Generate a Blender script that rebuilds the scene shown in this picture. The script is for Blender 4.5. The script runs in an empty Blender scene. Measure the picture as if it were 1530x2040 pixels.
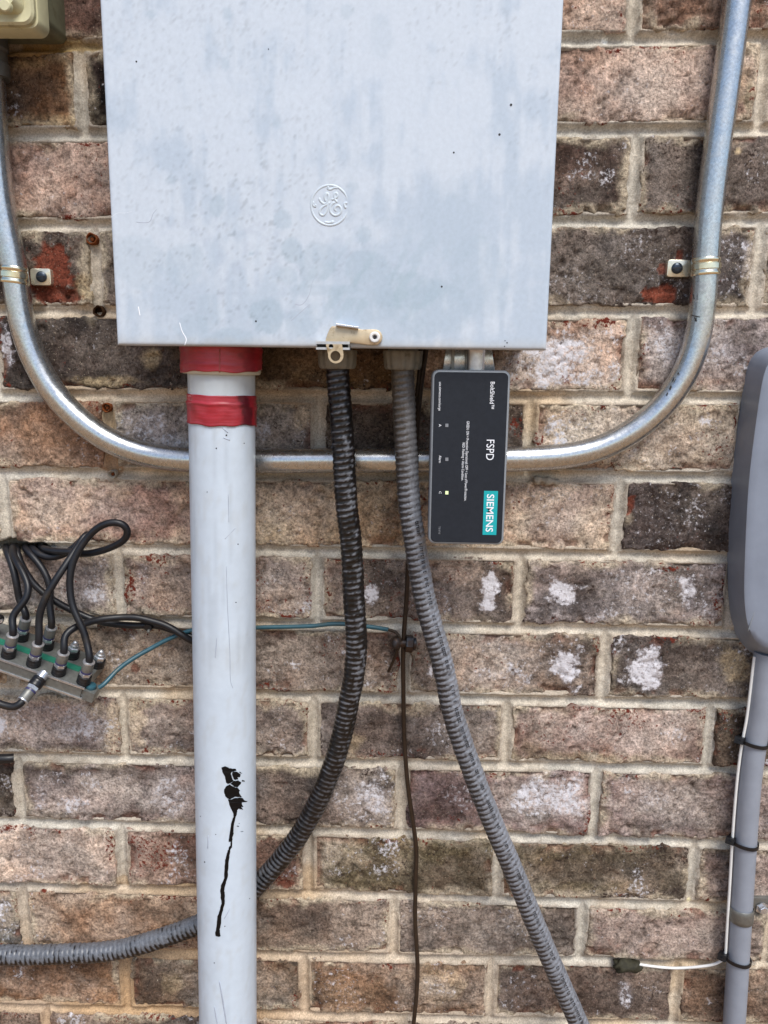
import bpy, bmesh, math, random
import numpy as np
from mathutils import Matrix, Vector, Euler
from mathutils.geometry import tessellate_polygon

# ------------------------------------------------------------------ camera
scene = bpy.context.scene
COL = scene.collection
W, H, F = 1530.0, 2040.0, 1532.0
ZO = 1.745                                     # lifts the measured wall so that the ground is z = 0
CAM = np.array([0.3066, -0.770, -0.2952 + ZO])
ROT = (math.pi / 2 - 0.1849, -0.0123, 0.0264)
RM = np.array(Euler(ROT, 'XYZ').to_matrix())
cam_data = bpy.data.cameras.new("camera")
cam_data.sensor_fit = 'HORIZONTAL'
cam_data.sensor_width = 36.0
cam_data.lens = 36.0 * F / W
cam_data.clip_start = 0.02
cam_data.clip_end = 2000
cam = bpy.data.objects.new("camera", cam_data)
cam.location = CAM
cam.rotation_euler = ROT
COL.objects.link(cam)
scene.camera = cam

# ------------------------------------------------------------------ light
SUN_EL, SUN_AZ = math.radians(56), math.radians(22)   # azimuth measured from straight out of the wall towards the right
world = bpy.data.worlds.new("World")
scene.world = world
world.use_nodes = True
wn = world.node_tree.nodes
sky = wn.new("ShaderNodeTexSky")
sky.sky_type = 'NISHITA'
sky.sun_disc = False
sky.sun_elevation = SUN_EL
sky.sun_rotation = math.pi - SUN_AZ
sky.air_density = 1.0
sky.dust_density = 1.5
sky.ozone_density = 1.0
wn["Background"].inputs[1].default_value = 0.10
world.node_tree.links.new(sky.outputs[0], wn["Background"].inputs[0])
sd = bpy.data.lights.new("sun", 'SUN')
sd.energy = 2.0
sd.angle = math.radians(28)
sd.color = (1.0, 0.97, 0.915)
sun = bpy.data.objects.new("sun", sd)
sdir = Vector((math.sin(SUN_AZ) * math.cos(SUN_EL), -math.cos(SUN_AZ) * math.cos(SUN_EL), math.sin(SUN_EL)))
sun.rotation_euler = sdir.to_track_quat('Z', 'Y').to_euler()
sun.location = (2, -3, 5)
COL.objects.link(sun)
scene.view_settings.view_transform = 'Standard'
scene.view_settings.look = 'None'
scene.view_settings.gamma = 1.0
scene.view_settings.use_curve_mapping = False
scene.view_settings.exposure = 0.92
try:
    scene.cycles.use_denoising = True
except Exception:
    pass

# ------------------------------------------------------------------ helpers
random.seed(7)
RNG = np.random.default_rng(11)


def P(u, v, d=0.0):
    """point that photo pixel (u, v) shows at distance d in front of the wall plane"""
    r = RM @ np.array([(u - W / 2) / F, -(v - H / 2) / F, -1.0])
    t = (-d - CAM[1]) / r[1]
    return CAM + t * r


def px(p):
    q = (np.asarray(p) - CAM) @ RM
    return W / 2 - F * q[..., 0] / q[..., 2], H / 2 + F * q[..., 1] / q[..., 2]


def lin(c):
    c = np.asarray(c, float) / 255.0
    return np.where(c <= 0.04045, c / 12.92, ((c + 0.055) / 1.055) ** 2.4)


def hsh(ix, iy, s):
    h = (ix.astype(np.int64) * 374761393 + iy.astype(np.int64) * 668265263 + int(s) * 974634777) & 0xFFFFFFFF
    h = ((h ^ (h >> 13)) * 1274126177) & 0xFFFFFFFF
    h = ((h ^ (h >> 16)) * 2246822519) & 0xFFFFFFFF
    return ((h ^ (h >> 15)) & 0xFFFFFF) / float(0xFFFFFF)


def vn(x, y, s=0):
    ix, iy = np.floor(x), np.floor(y)
    fx, fy = x - ix, y - iy
    fx = fx * fx * (3 - 2 * fx)
    fy = fy * fy * (3 - 2 * fy)
    a, b = hsh(ix, iy, s), hsh(ix + 1, iy, s)
    c, d = hsh(ix, iy + 1, s), hsh(ix + 1, iy + 1, s)
    return a + (b - a) * fx + (c - a) * fy + (a - b - c + d) * fx * fy


def fbm(x, y, sc, octv=4, s=0, gain=0.5):
    x = np.asarray(x, float) * sc
    y = np.asarray(y, float) * sc
    v, amp, tot = 0.0, 1.0, 0.0
    for i in range(octv):
        v = v + amp * vn(x, y, s + 17 * i)
        tot += amp
        amp *= gain
        x, y = x * 2.03 + 5.1, y * 2.03 + 3.7
    return v / tot


def sstep(a, b, x):
    t = np.clip((x - a) / (b - a), 0, 1)
    return t * t * (3 - 2 * t)


def catmull(pts, step):
    """smooth polyline through pts, resampled about every `step` metres"""
    p = np.asarray(pts, float)
    if len(p) == 2:
        n = max(2, int(np.linalg.norm(p[1] - p[0]) / step) + 1)
        t = np.linspace(0, 1, n)[:, None]
        return p[0] + (p[1] - p[0]) * t
    q = np.vstack([2 * p[0] - p[1], p, 2 * p[-1] - p[-2]])
    out = []
    for i in range(1, len(q) - 2):
        a, b, c, d = q[i - 1], q[i], q[i + 1], q[i + 2]
        t0 = 0.0
        t1 = t0 + max(np.linalg.norm(b - a), 1e-6) ** 0.5
        t2 = t1 + max(np.linalg.norm(c - b), 1e-6) ** 0.5
        t3 = t2 + max(np.linalg.norm(d - c), 1e-6) ** 0.5
        t = np.linspace(t1, t2, 24, endpoint=False)[:, None]
        A1 = (t1 - t) / (t1 - t0) * a + (t - t0) / (t1 - t0) * b
        A2 = (t2 - t) / (t2 - t1) * b + (t - t1) / (t2 - t1) * c
        A3 = (t3 - t) / (t3 - t2) * c + (t - t2) / (t3 - t2) * d
        B1 = (t2 - t) / (t2 - t0) * A1 + (t - t0) / (t2 - t0) * A2
        B2 = (t3 - t) / (t3 - t1) * A2 + (t - t1) / (t3 - t1) * A3
        out.append((t2 - t) / (t2 - t1) * B1 + (t - t1) / (t2 - t1) * B2)
    out.append(p[-1:])
    c = np.vstack(out)
    s = np.concatenate([[0], np.cumsum(np.linalg.norm(np.diff(c, axis=0), axis=1))])
    n = max(3, int(s[-1] / step) + 1)
    si = np.linspace(0, s[-1], n)
    return np.stack([np.interp(si, s, c[:, k]) for k in range(3)], 1)


def frames(c, up=(0, -1, 0)):
    """tangent, normal (kept near `up`), binormal along a polyline"""
    t = np.gradient(c, axis=0)
    t /= np.linalg.norm(t, axis=1)[:, None] + 1e-12
    n = np.zeros_like(c)
    u = np.asarray(up, float)
    for i in range(len(c)):
        w = u - t[i] * (u @ t[i])
        if np.linalg.norm(w) < 1e-4:
            w = np.array([1.0, 0.3, 0.2]) - t[i] * (np.array([1.0, 0.3, 0.2]) @ t[i])
        n[i] = w / np.linalg.norm(w)
        u = n[i]
    return t, n, np.cross(t, n)


ORIGIN = {}


def mesh_obj(name, verts, faces, mat, parent=None, smooth=True, sharp=40, cols=None, mask=None, loc=None):
    verts = np.asarray(verts, float)
    if parent is not None:
        o0 = ORIGIN[parent.name]
    else:
        o0 = np.asarray(loc if loc is not None else verts.mean(0), float)
    me = bpy.data.meshes.new(name)
    me.from_pydata((verts - o0).tolist(), [], faces if isinstance(faces, list) else faces.tolist())
    if cols is not None:
        a = me.color_attributes.new("Col", 'FLOAT_COLOR', 'POINT')
        b = np.ones((len(verts), 4), np.float32)
        b[:, :3] = cols
        a.data.foreach_set("color", b.ravel())
    if mask is not None:
        a = me.color_attributes.new("Mask", 'FLOAT_COLOR', 'POINT')
        b = np.ones((len(verts), 4), np.float32)
        b[:, :3] = mask
        a.data.foreach_set("color", b.ravel())
    me.materials.append(mat)
    me.update()
    if smooth:
        me.shade_smooth()
        if sharp:
            me.set_sharp_from_angle(angle=math.radians(sharp))
    ob = bpy.data.objects.new(name, me)
    COL.objects.link(ob)
    if parent is not None:
        ob.parent = parent
    else:
        ob.location = o0
    ORIGIN[ob.name] = o0
    return ob


def thing(name, label, cat, loc, group=None):
    o = bpy.data.objects.new(name, None)
    o.empty_display_size = 0.03
    o.location = loc
    COL.objects.link(o)
    ORIGIN[o.name] = np.asarray(loc, float)
    return tag(o, label, cat, group)


def tag(o, label, cat, group=None):
    o['label'] = label
    o['category'] = cat
    if group:
        o['group'] = group
    return o


def join(parts):
    V, Fc, n = [], [], 0
    for v, f in parts:
        v = np.asarray(v, float)
        V.append(v)
        Fc += [[i + n for i in q] for q in f]
        n += len(v)
    return np.vstack(V), Fc


def loft(rings, cap0=True, cap1=True, closed=True):
    """quads between successive rings of the same length"""
    n = len(rings[0])
    V = np.vstack(rings)
    Fc = []
    for r in range(len(rings) - 1):
        for i in range(n if closed else n - 1):
            j = (i + 1) % n
            Fc.append([r * n + i, r * n + j, (r + 1) * n + j, (r + 1) * n + i])
    if cap0:
        Fc.append(list(range(n))[::-1])
    if cap1:
        Fc.append([(len(rings) - 1) * n + i for i in range(n)])
    return V, Fc


def tube(pts, rad, seg=16, step=0.003, caps=True, up=(0, -1, 0), raw=False):
    c = np.asarray(pts, float) if raw else catmull(pts, step)
    t, n, b = frames(c, up)
    r = np.full(len(c), rad) if np.isscalar(rad) else np.asarray(rad)
    a = np.linspace(0, 2 * math.pi, seg, endpoint=False)
    rings = [c[i] + r[i] * (np.cos(a)[:, None] * n[i] + np.sin(a)[:, None] * b[i]) for i in range(len(c))]
    return loft(rings, caps, caps)


def lathe(p0, axis, prof, seg=32, mod=None, caps=True):
    """profile [(distance along axis, radius)] turned round an axis"""
    axis = np.asarray(axis, float)
    axis /= np.linalg.norm(axis)
    ref = np.array([0, -1.0, 0]) if abs(axis[1]) < 0.9 else np.array([0, 0, 1.0])
    n = ref - axis * (ref @ axis)
    n /= np.linalg.norm(n)
    b = np.cross(axis, n)
    a = np.linspace(0, 2 * math.pi, seg, endpoint=False)
    rings = []
    for h, r in prof:
        rr = np.full(seg, r) if mod is None else r * mod(a)
        rings.append(np.asarray(p0) + axis * h + rr[:, None] * (np.cos(a)[:, None] * n + np.sin(a)[:, None] * b))
    return loft(rings, caps, caps)


def rrect(x0, x1, z0, z1, r, k=6):
    """rounded rectangle outline in (x, z), counter-clockwise seen from the front"""
    out = []
    for cx, cz, a0 in ((x1 - r, z1 - r, 0), (x0 + r, z1 - r, 90), (x0 + r, z0 + r, 180), (x1 - r, z0 + r, 270)):
        for i in range(k + 1):
            a = math.radians(a0 + 90 * i / k)
            out.append((cx + r * math.cos(a), cz + r * math.sin(a)))
    return np.array(out)


def plate(outline, yb, yf, bev=0.0008, inset_back=False):
    """extrude an (x, z) outline from y = yb to the front y = yf (more negative) with a small bevel"""
    o = np.asarray(outline, float)
    c = o.mean(0)
    nx = np.roll(o, -1, 0) - np.roll(o, 1, 0)
    nrm = np.stack([nx[:, 1], -nx[:, 0]], 1)
    nrm /= np.linalg.norm(nrm, axis=1)[:, None] + 1e-9
    area = np.sum(o[:, 0] * np.roll(o[:, 1], -1) - np.roll(o[:, 0], -1) * o[:, 1])
    if area < 0:
        nrm = -nrm
    mk = lambda off, y: np.stack([o[:, 0] - nrm[:, 0] * off, np.full(len(o), y), o[:, 1] - nrm[:, 1] * off], 1)
    rings = [mk(0, yb), mk(0, yf + bev), mk(bev * 0.3, yf + bev * 0.3), mk(bev, yf)]
    return loft(rings)


def box(x0, x1, y0, y1, z0, z1):
    v = [(x, y, z) for x in (x0, x1) for y in (y0, y1) for z in (z0, z1)]
    f = [[0, 1, 3, 2], [4, 6, 7, 5], [0, 4, 5, 1], [2, 3, 7, 6], [0, 2, 6, 4], [1, 5, 7, 3]]
    return v, f


def obox(o, e1, e2, e3, a, b, c):
    v = [np.asarray(o) + e1 * x + e2 * y + e3 * z for x in a for y in b for z in c]
    return v, [[0, 1, 3, 2], [4, 6, 7, 5], [0, 4, 5, 1], [2, 3, 7, 6], [0, 2, 6, 4], [1, 5, 7, 3]]


# ------------------------------------------------------------------ materials
def mat_new(name):
    m = bpy.data.materials.new(name)
    m.use_nodes = True
    nt = m.node_tree
    return m, nt, nt.nodes["Principled BSDF"]


def nd(nt, typ, **kw):
    n = nt.nodes.new(typ)
    for k, v in kw.items():
        setattr(n, k, v)
    return n


def noise(nt, vec, scale, detail=4, rough=0.6, dist=0.0):
    n = nd(nt, "ShaderNodeTexNoise")
    n.inputs["Scale"].default_value = scale
    n.inputs["Detail"].default_value = detail
    n.inputs["Roughness"].default_value = rough
    n.inputs["Distortion"].default_value = dist
    nt.links.new(vec, n.inputs["Vector"])
    return n.outputs["Fac"]


def mth(nt, op, a, b=None, c=None, clamp=False):
    n = nd(nt, "ShaderNodeMath", operation=op)
    n.use_clamp = clamp
    for i, v in enumerate((a, b, c)):
        if v is None:
            continue
        if isinstance(v, (int, float)):
            n.inputs[i].default_value = v
        else:
            nt.links.new(v, n.inputs[i])
    return n.outputs[0]


def mix(nt, fac, a, b, mode='MIX'):
    n = nd(nt, "ShaderNodeMix", data_type='RGBA', blend_type=mode)
    n.clamp_result = False
    for sock, v in ((n.inputs["Factor"], fac), (n.inputs[6], a), (n.inputs[7], b)):
        if isinstance(v, (int, float)):
            sock.default_value = v
        elif isinstance(v, (tuple, list, np.ndarray)):
            sock.default_value = (float(v[0]), float(v[1]), float(v[2]), 1)
        else:
            nt.links.new(v, sock)
    return n.outputs[2]


def maprange(nt, v, a, b, c, d):
    n = nd(nt, "ShaderNodeMapRange")
    n.clamp = True
    nt.links.new(v, n.inputs[0])
    for i, q in enumerate((a, b, c, d)):
        n.inputs[i + 1].default_value = q
    return n.outputs[0]


def bump(nt, bsdf, h, strength, dist):
    b = nd(nt, "ShaderNodeBump")
    b.inputs["Strength"].default_value = strength
    b.inputs["Distance"].default_value = dist
    nt.links.new(h, b.inputs["Height"])
    nt.links.new(b.outputs[0], bsdf.inputs["Normal"])


def pos(nt):
    return nd(nt, "ShaderNodeNewGeometry").outputs["Position"]


def grey3(nt, v):
    n = nd(nt, "ShaderNodeCombineColor")
    for i in range(3):
        nt.links.new(v, n.inputs[i])
    return n.outputs[0]


def m_brick():
    m, nt, bs = mat_new("fired_brick")
    p = pos(nt)
    col = nd(nt, "ShaderNodeAttribute", attribute_name="Col").outputs["Color"]
    mk = nd(nt, "ShaderNodeAttribute", attribute_name="Mask").outputs["Color"]
    sep = nd(nt, "ShaderNodeSeparateColor")
    nt.links.new(mk, sep.inputs[0])
    fine = noise(nt, p, 380, 6, 0.74)
    mid = noise(nt, p, 120, 4, 0.65)
    g = maprange(nt, fine, 0.35, 0.65, 0.40, 1.58)
    g2 = maprange(nt, mid, 0.3, 0.7, 0.62, 1.36)
    c = mix(nt, 1.0, col, grey3(nt, mth(nt, 'MULTIPLY', g, g2)), 'MULTIPLY')
    # pale sand grains everywhere, few
    nl = noise(nt, p, 520, 2, 0.5)
    fl = maprange(nt, nl, 0.66, 0.75, 0, 0.45)
    c = mix(nt, fl, c, lin((205, 190, 168)))

    def layer(c, amt, sc, det, colr, hard, spread):
        n = noise(nt, p, sc, det, 0.68)
        v = mth(nt, 'ADD', amt, mth(nt, 'MULTIPLY', mth(nt, 'SUBTRACT', n, 0.5), spread))
        f = mth(nt, 'MULTIPLY', mth(nt, 'SUBTRACT', v, 0.5), hard, clamp=True)
        return mix(nt, f, c, colr)
    c = layer(c, sep.outputs[2], 320, 6, lin((52, 41, 36)), 3.2, 2.8)
    c = layer(c, sep.outputs[1], 240, 5, lin((98, 42, 30)), 5, 2.8)
    c = layer(c, sep.outputs[0], 230, 8, lin((206, 204, 209)), 2.4, 2.8)
    nt.links.new(c, bs.inputs["Base Color"])
    bs.inputs["Roughness"].default_value = 0.93
    bs.inputs["Specular IOR Level"].default_value = 0.15
    h = mth(nt, 'ADD', mth(nt, 'MULTIPLY', fine, 0.7), mth(nt, 'MULTIPLY', mid, 0.8))
    bump(nt, bs, h, 1.0, 0.0022)
    return m


def m_mortar():
    m, nt, bs = mat_new("mortar")
    p = pos(nt)
    col = nd(nt, "ShaderNodeAttribute", attribute_name="Col").outputs["Color"]
    fine = noise(nt, p, 600, 4, 0.7)
    mid = noise(nt, p, 90, 4, 0.6)
    g = mth(nt, 'MULTIPLY', maprange(nt, fine, 0.32, 0.68, 0.62, 1.3), maprange(nt, mid, 0.3, 0.7, 0.85, 1.12))
    c = mix(nt, 1.0, col, grey3(nt, g), 'MULTIPLY')
    dk = maprange(nt, noise(nt, p, 330, 3, 0.6), 0.68, 0.76, 0, 0.6)
    c = mix(nt, dk, c, lin((95, 82, 66)))
    nt.links.new(c, bs.inputs["Base Color"])
    bs.inputs["Roughness"].default_value = 0.95
    bs.inputs["Specular IOR Level"].default_value = 0.1
    bump(nt, bs, mth(nt, 'ADD', fine, mid), 0.7, 0.001)
    return m


def m_attr(name, rough=0.5, metal=0.0, fine_sc=300, lo=0.9, hi=1.1, bmp=0.15, bd=0.0004, spec=0.5, stretch=None):
    m, nt, bs = mat_new(name)
    p = pos(nt)
    if stretch:
        mp = nd(nt, "ShaderNodeMapping")
        mp.inputs["Scale"].default_value = stretch
        nt.links.new(p, mp.inputs[0])
        p2 = mp.outputs[0]
    else:
        p2 = p
    col = nd(nt, "ShaderNodeAttribute", attribute_name="Col").outputs["Color"]
    f = noise(nt, p2, fine_sc, 4, 0.6)
    c = mix(nt, 1.0, col, grey3(nt, maprange(nt, f, 0.3, 0.7, lo, hi)), 'MULTIPLY')
    nt.links.new(c, bs.inputs["Base Color"])
    nt.links.new(maprange(nt, noise(nt, p, 60, 3), 0.3, 0.7, rough - 0.08, rough + 0.08), bs.inputs["Roughness"])
    bs.inputs["Metallic"].default_value = metal
    bs.inputs["Specular IOR Level"].default_value = spec
    if bmp:
        bump(nt, bs, f, bmp, bd)
    return m


def m_plain(name, rgb, rough=0.5, metal=0.0, sc=200, lo=0.9, hi=1.1, bmp=0.1, bd=0.0004, spec=0.5, rgb2=None, sc2=40, t2=(0.5, 0.65)):
    m, nt, bs = mat_new(name)
    p = pos(nt)
    f = noise(nt, p, sc, 4, 0.6)
    c = mix(nt, 1.0, lin(rgb), grey3(nt, maprange(nt, f, 0.3, 0.7, lo, hi)), 'MULTIPLY')
    if rgb2 is not None:
        c = mix(nt, maprange(nt, noise(nt, p, sc2, 5, 0.65), t2[0], t2[1], 0, 1), c, lin(rgb2))
    nt.links.new(c, bs.inputs["Base Color"])
    nt.links.new(maprange(nt, noise(nt, p, sc * 0.3, 3), 0.3, 0.7, max(rough - 0.08, 0.02), rough + 0.08), bs.inputs["Roughness"])
    bs.inputs["Metallic"].default_value = metal
    bs.inputs["Specular IOR Level"].default_value = spec
    if bmp:
        bump(nt, bs, f, bmp, bd)
    return m


M = {}
M['brick'] = m_brick()
M['mortar'] = m_mortar()
M['panel'] = m_attr("grey_panel_paint", 0.42, 0, 260, 0.95, 1.04, 0.10, 0.0003, 0.4)
M['pvc'] = m_attr("pale_pvc", 0.38, 0, 120, 0.97, 1.03, 0.05, 0.0003, 0.45)
M['seam'] = m_plain('tape_seam', (146, 62, 58), 0.5, 0, 200, 0.9, 1.1, 0)
M['emblem'] = m_plain('embossed_paint', (186, 197, 206), 0.42, 0, 260, 0.96, 1.03, 0.05, 0.0003, 0.4)
M['emt'] = m_plain("galvanised_steel", (194, 196, 196), 0.27, 0.96, 420, 0.74, 1.10, 0.10, 0.0002, 0.5, (128, 128, 124), 40, (0.62, 0.85))
M['zinc'] = m_plain("yellow_zinc", (226, 220, 196), 0.20, 1.0, 160, 0.85, 1.1, 0.08, 0.0003)
M['tabzinc'] = m_plain('pale_zinc', (216, 210, 190), 0.28, 0.75, 160, 0.9, 1.06, 0.05, 0.0003)
M['steel'] = m_plain("bright_steel", (196, 198, 202), 0.30, 0.8, 240, 0.85, 1.1, 0.06, 0.0002)
M['dullsteel'] = m_plain("dull_steel", (118, 118, 114), 0.45, 0.6, 240, 0.8, 1.1, 0.1, 0.0003)
M['latch'] = m_plain("tan_zinc_plate", (196, 178, 148), 0.42, 0.55, 130, 0.85, 1.1, 0.08, 0.0003, 0.5, (110, 84, 50), 90, (0.56, 0.70))
M['screw'] = m_plain("blued_screw", (52, 60, 70), 0.35, 0.6, 300, 0.8, 1.2)
M['flex'] = m_attr("dirty_flex", 0.34, 0, 500, 0.7, 1.25, 0.25, 0.0005, 0.42)
M['nut'] = m_plain("grey_nut", (110, 106, 96), 0.5, 0, 160, 0.85, 1.12, 0.1, 0.0004, 0.4, (70, 62, 48), 120, (0.55, 0.72))
M['tape'] = m_attr("red_tape", 0.38, 0, 260, 0.86, 1.12, 0.22, 0.0006, 0.5, stretch=(0.5, 0.5, 6))
M['casing'] = m_plain("grey_casing", (128, 134, 140), 0.45, 0, 200, 0.93, 1.06)
M['label'] = m_plain("dark_label", (33, 37, 44), 0.55, 0, 260, 0.9, 1.12, 0.04, 0.0002, 0.2)
M['print'] = m_plain("white_print", (226, 230, 236), 0.5, 0, 100, 0.97, 1.03, 0)
M['teal'] = m_plain("teal_print", (0, 158, 164), 0.45, 0, 100, 0.97, 1.03, 0)
M['lens'] = m_plain("grey_lens", (120, 124, 130), 0.4, 0, 100, 0.95, 1.05, 0)
M['black'] = m_plain("black_rubber", (17, 17, 20), 0.42, 0, 160, 0.8, 1.3, 0.15, 0.0005, 0.45)
M['cable'] = m_plain("black_cable", (17, 18, 23), 0.42, 0, 90, 0.75, 1.3, 0.08, 0.0006, 0.4, (40, 34, 27), 45, (0.56, 0.72))
M['greenwire'] = m_plain("green_wire", (38, 78, 90), 0.42, 0, 120, 0.85, 1.15, 0.1, 0.0004, 0.5, (70, 78, 66), 70, (0.58, 0.72))
M['copper'] = m_plain("brown_copper", (52, 40, 30), 0.5, 0.35, 160, 0.75, 1.25, 0.2, 0.0004, 0.4)
M['bolt'] = m_plain("brown_bronze", (62, 48, 40), 0.45, 0.55, 200, 0.7, 1.25, 0.25, 0.0005, 0.5, (60, 66, 74), 90, (0.5, 0.62))
M['greybox'] = m_plain("grey_plastic", (122, 130, 144), 0.40, 0, 30, 0.90, 1.08, 0.05, 0.0003, 0.4)
M['greypipe'] = m_plain("grey_pvc", (132, 138, 149), 0.40, 0, 40, 0.90, 1.06, 0.05, 0.0003, 0.4)
M['white'] = m_plain("white_jacket", (212, 212, 210), 0.45, 0, 120, 0.95, 1.04, 0.05, 0.0003)
M['beige'] = m_plain("beige_paint", (190, 186, 152), 0.45, 0, 120, 0.93, 1.06, 0.08, 0.0003, 0.4, (120, 108, 70), 45, (0.66, 0.8))
M['beigebody'] = m_plain("weathered_grey_beige", (108, 107, 86), 0.55, 0, 120, 0.85, 1.1, 0.12, 0.0004, 0.35, (82, 76, 54), 35, (0.58, 0.72))
M['putty'] = m_plain("duct_putty", (44, 42, 30), 0.75, 0, 260, 0.6, 1.4, 0.5, 0.0012, 0.3)
M['rust'] = m_plain("rust", (112, 60, 28), 0.9, 0, 400, 0.55, 1.4, 0.5, 0.0008, 0.2)
M['darkhole'] = m_plain("dark_hole", (58, 40, 26), 0.95, 0, 400, 0.6, 1.3, 0.4, 0.0008, 0.1)  # the dark inside of an empty hole put into the colour
M['tar'] = m_plain("black_tar", (6, 6, 8), 0.48, 0, 300, 0.7, 1.4, 0.4, 0.0006, 0.22)
M['scratch'] = m_plain("pencil_mark", (160, 168, 182), 0.6, 0, 200, 0.9, 1.1, 0)
M['chalk'] = m_plain("chalk_scratch", (226, 230, 236), 0.7, 0, 200, 0.95, 1.05, 0)
M['fleck'] = m_plain("black_fleck", (26, 26, 30), 0.6, 0, 200, 0.9, 1.1, 0)
M['caulk'] = m_plain("mortar_blob", (158, 150, 136), 0.95, 0, 400, 0.75, 1.2, 0.5, 0.001, 0.1)
M['splitter'] = m_plain("cast_zinc", (114, 116, 113), 0.42, 0.45, 260, 0.8, 1.15, 0.15, 0.0003)
M['greenlabel'] = m_plain("green_label", (30, 104, 84), 0.5, 0, 200, 0.85, 1.12, 0.05, 0.0003)
M['bluering'] = m_plain("indigo_ring", (52, 52, 92), 0.4, 0, 200, 0.9, 1.1, 0)
led, lnt, lbs = mat_new("lit_led")
lbs.inputs["Base Color"].default_value = (0.55, 0.65, 0.35, 1)
lbs.inputs["Emission Color"].default_value = (0.72, 0.9, 0.45, 1)
lbs.inputs["Emission Strength"].default_value = 0.25
M['led'] = led

# ------------------------------------------------------------------ ground
gm, gnt, gbs = mat_new("pine_straw_soil")
gp = pos(gnt)
gc = mix(gnt, maprange(gnt, noise(gnt, gp, 9, 6, 0.7), 0.35, 0.65, 0, 1), lin((146, 112, 82)), lin((184, 150, 112)))
gnt.links.new(gc, gbs.inputs["Base Color"])
gbs.inputs["Roughness"].default_value = 0.95
bump(gnt, gbs, noise(gnt, gp, 60, 6, 0.7), 0.8, 0.02)
gv, gf = [], []
gx = np.concatenate([[-600, -60], np.linspace(-6, 7, 40), [60, 600]])
gy = np.concatenate([[-600, -60], np.linspace(-8, 0.4, 30), [3, 60, 600]])
GX, GY = np.meshgrid(gx, gy)
near = np.exp(-((GX - 0.3) ** 2 + (GY + 1.5) ** 2) / 16)
GZ = (fbm(GX + 40, GY + 40, 1.4, 4, 5) - 0.5) * 0.10 * near - 0.02
gi = lambda r, c: r * len(gx) + c
gf = [[gi(r, c), gi(r, c + 1), gi(r + 1, c + 1), gi(r + 1, c)] for r in range(len(gy) - 1) for c in range(len(gx) - 1)]
g = mesh_obj("ground", np.stack([GX.ravel(), GY.ravel(), GZ.ravel()], 1), gf, gm, sharp=0, loc=(0, 0, 0))
g['kind'] = 'structure'

# ------------------------------------------------------------------ brick wall layout, measured on the photograph
PITCH, LEN, JT = 0.080, 0.2106, 0.0122
BED = {0: [(160, 89), (1190, 75), (1505, 73)], 1: [(125, 266), (1190, 258), (1515, 256)], 2: [(125, 448), (1190, 440), (1515, 438)],
       3: [(150, 619), (1065, 622), (1480, 620)], 4: [(150, 787), (1080, 794), (1440, 791)], 5: [(225, 944), (50, 942), (1065, 952), (1400, 950)],
       6: [(330, 1097), (555, 1096), (965, 1106), (1415, 1109)], 7: [(550, 1244), (230, 1237), (1015, 1253), (1415, 1259)],
       8: [(550, 1381), (20, 1378), (1015, 1398), (1440, 1403)], 9: [(550, 1516), (150, 1512), (1065, 1528)],
       10: [(100, 1642), (560, 1652), (865, 1667), (1290, 1676)], 11: [(100, 1768), (600, 1783), (865, 1790), (1290, 1804)],
       12: [(560, 1906), (900, 1911), (1290, 1919)], 13: [(100, 2010), (600, 2027), (865, 2030)]}
HEAD = {0: [(2.5, 1264, 30)], 1: [(0, 160, 175), (3, 1522, 160)], 2: [(2.5, 1266, 350)], 3: [(0, 190, 535), (3, 1510, 560)], 4: [(2.5, 1260, 710)],
        5: [(0, 215, 835), (1, 635, 855), (2, 1057, 840)], 6: [(2.5, 1234, 1025), (-.5, 10, 1050)],
        7: [(0, 237, 1165), (1, 632, 1170), (2, 1037, 1180), (3, 1456, 1185)], 8: [(2.5, 1205, 1325), (1.5, 805, 1320)],
        9: [(0, 245, 1445), (1, 625, 1445), (2, 1010, 1460), (3, 1415, 1465)], 10: [(-.5, 37, 1580), (1.5, 800, 1600), (2.5, 1187, 1605)],
        11: [(0, 242, 1705), (1, 615, 1715), (2, 992, 1730), (3, 1382, 1740)], 12: [(-.5, 47, 1820), (1.5, 785, 1840), (2.5, 1160, 1855)],
        13: [(0, 250, 1960), (1, 607, 1970), (2, 977, 1975), (3, 1347, 1985)]}
CMIN, CMAX = -6, 21                 # courses built
XMIN, XMAX = -0.55, 1.20
bedl = {}
for k in range(CMIN - 1, CMAX + 1):
    if k in BED:
        w = np.array([P(u, v) for u, v in BED[k]])
        b, a = np.polyfit(w[:, 0], w[:, 2], 1)
        bedl[k] = (a, b)
for k in range(14, CMAX + 1):
    bedl[k] = (bedl[13][0] - PITCH * (k - 13), bedl[13][1])
for k in range(-1, CMIN - 2, -1):
    bedl[k] = (bedl[0][0] + PITCH * (-k), bedl[0][1])
bz = lambda k, x: bedl[k][0] + bedl[k][1] * x
headx = {}
for c in range(CMIN, CMAX + 1):
    base = 0.0 if c % 2 else 0.5
    ms = {n: P(u, v)[0] for n, u, v in HEAD.get(c, [])}
    off = np.mean([x - n * LEN for n, x in ms.items()]) if ms else float(RNG.normal(0, 0.004))
    hs = {}
    for i in range(-4, 8):
        n = i + base
        hs[n] = ms.get(n, off + n * LEN)
    headx[c] = hs

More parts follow.
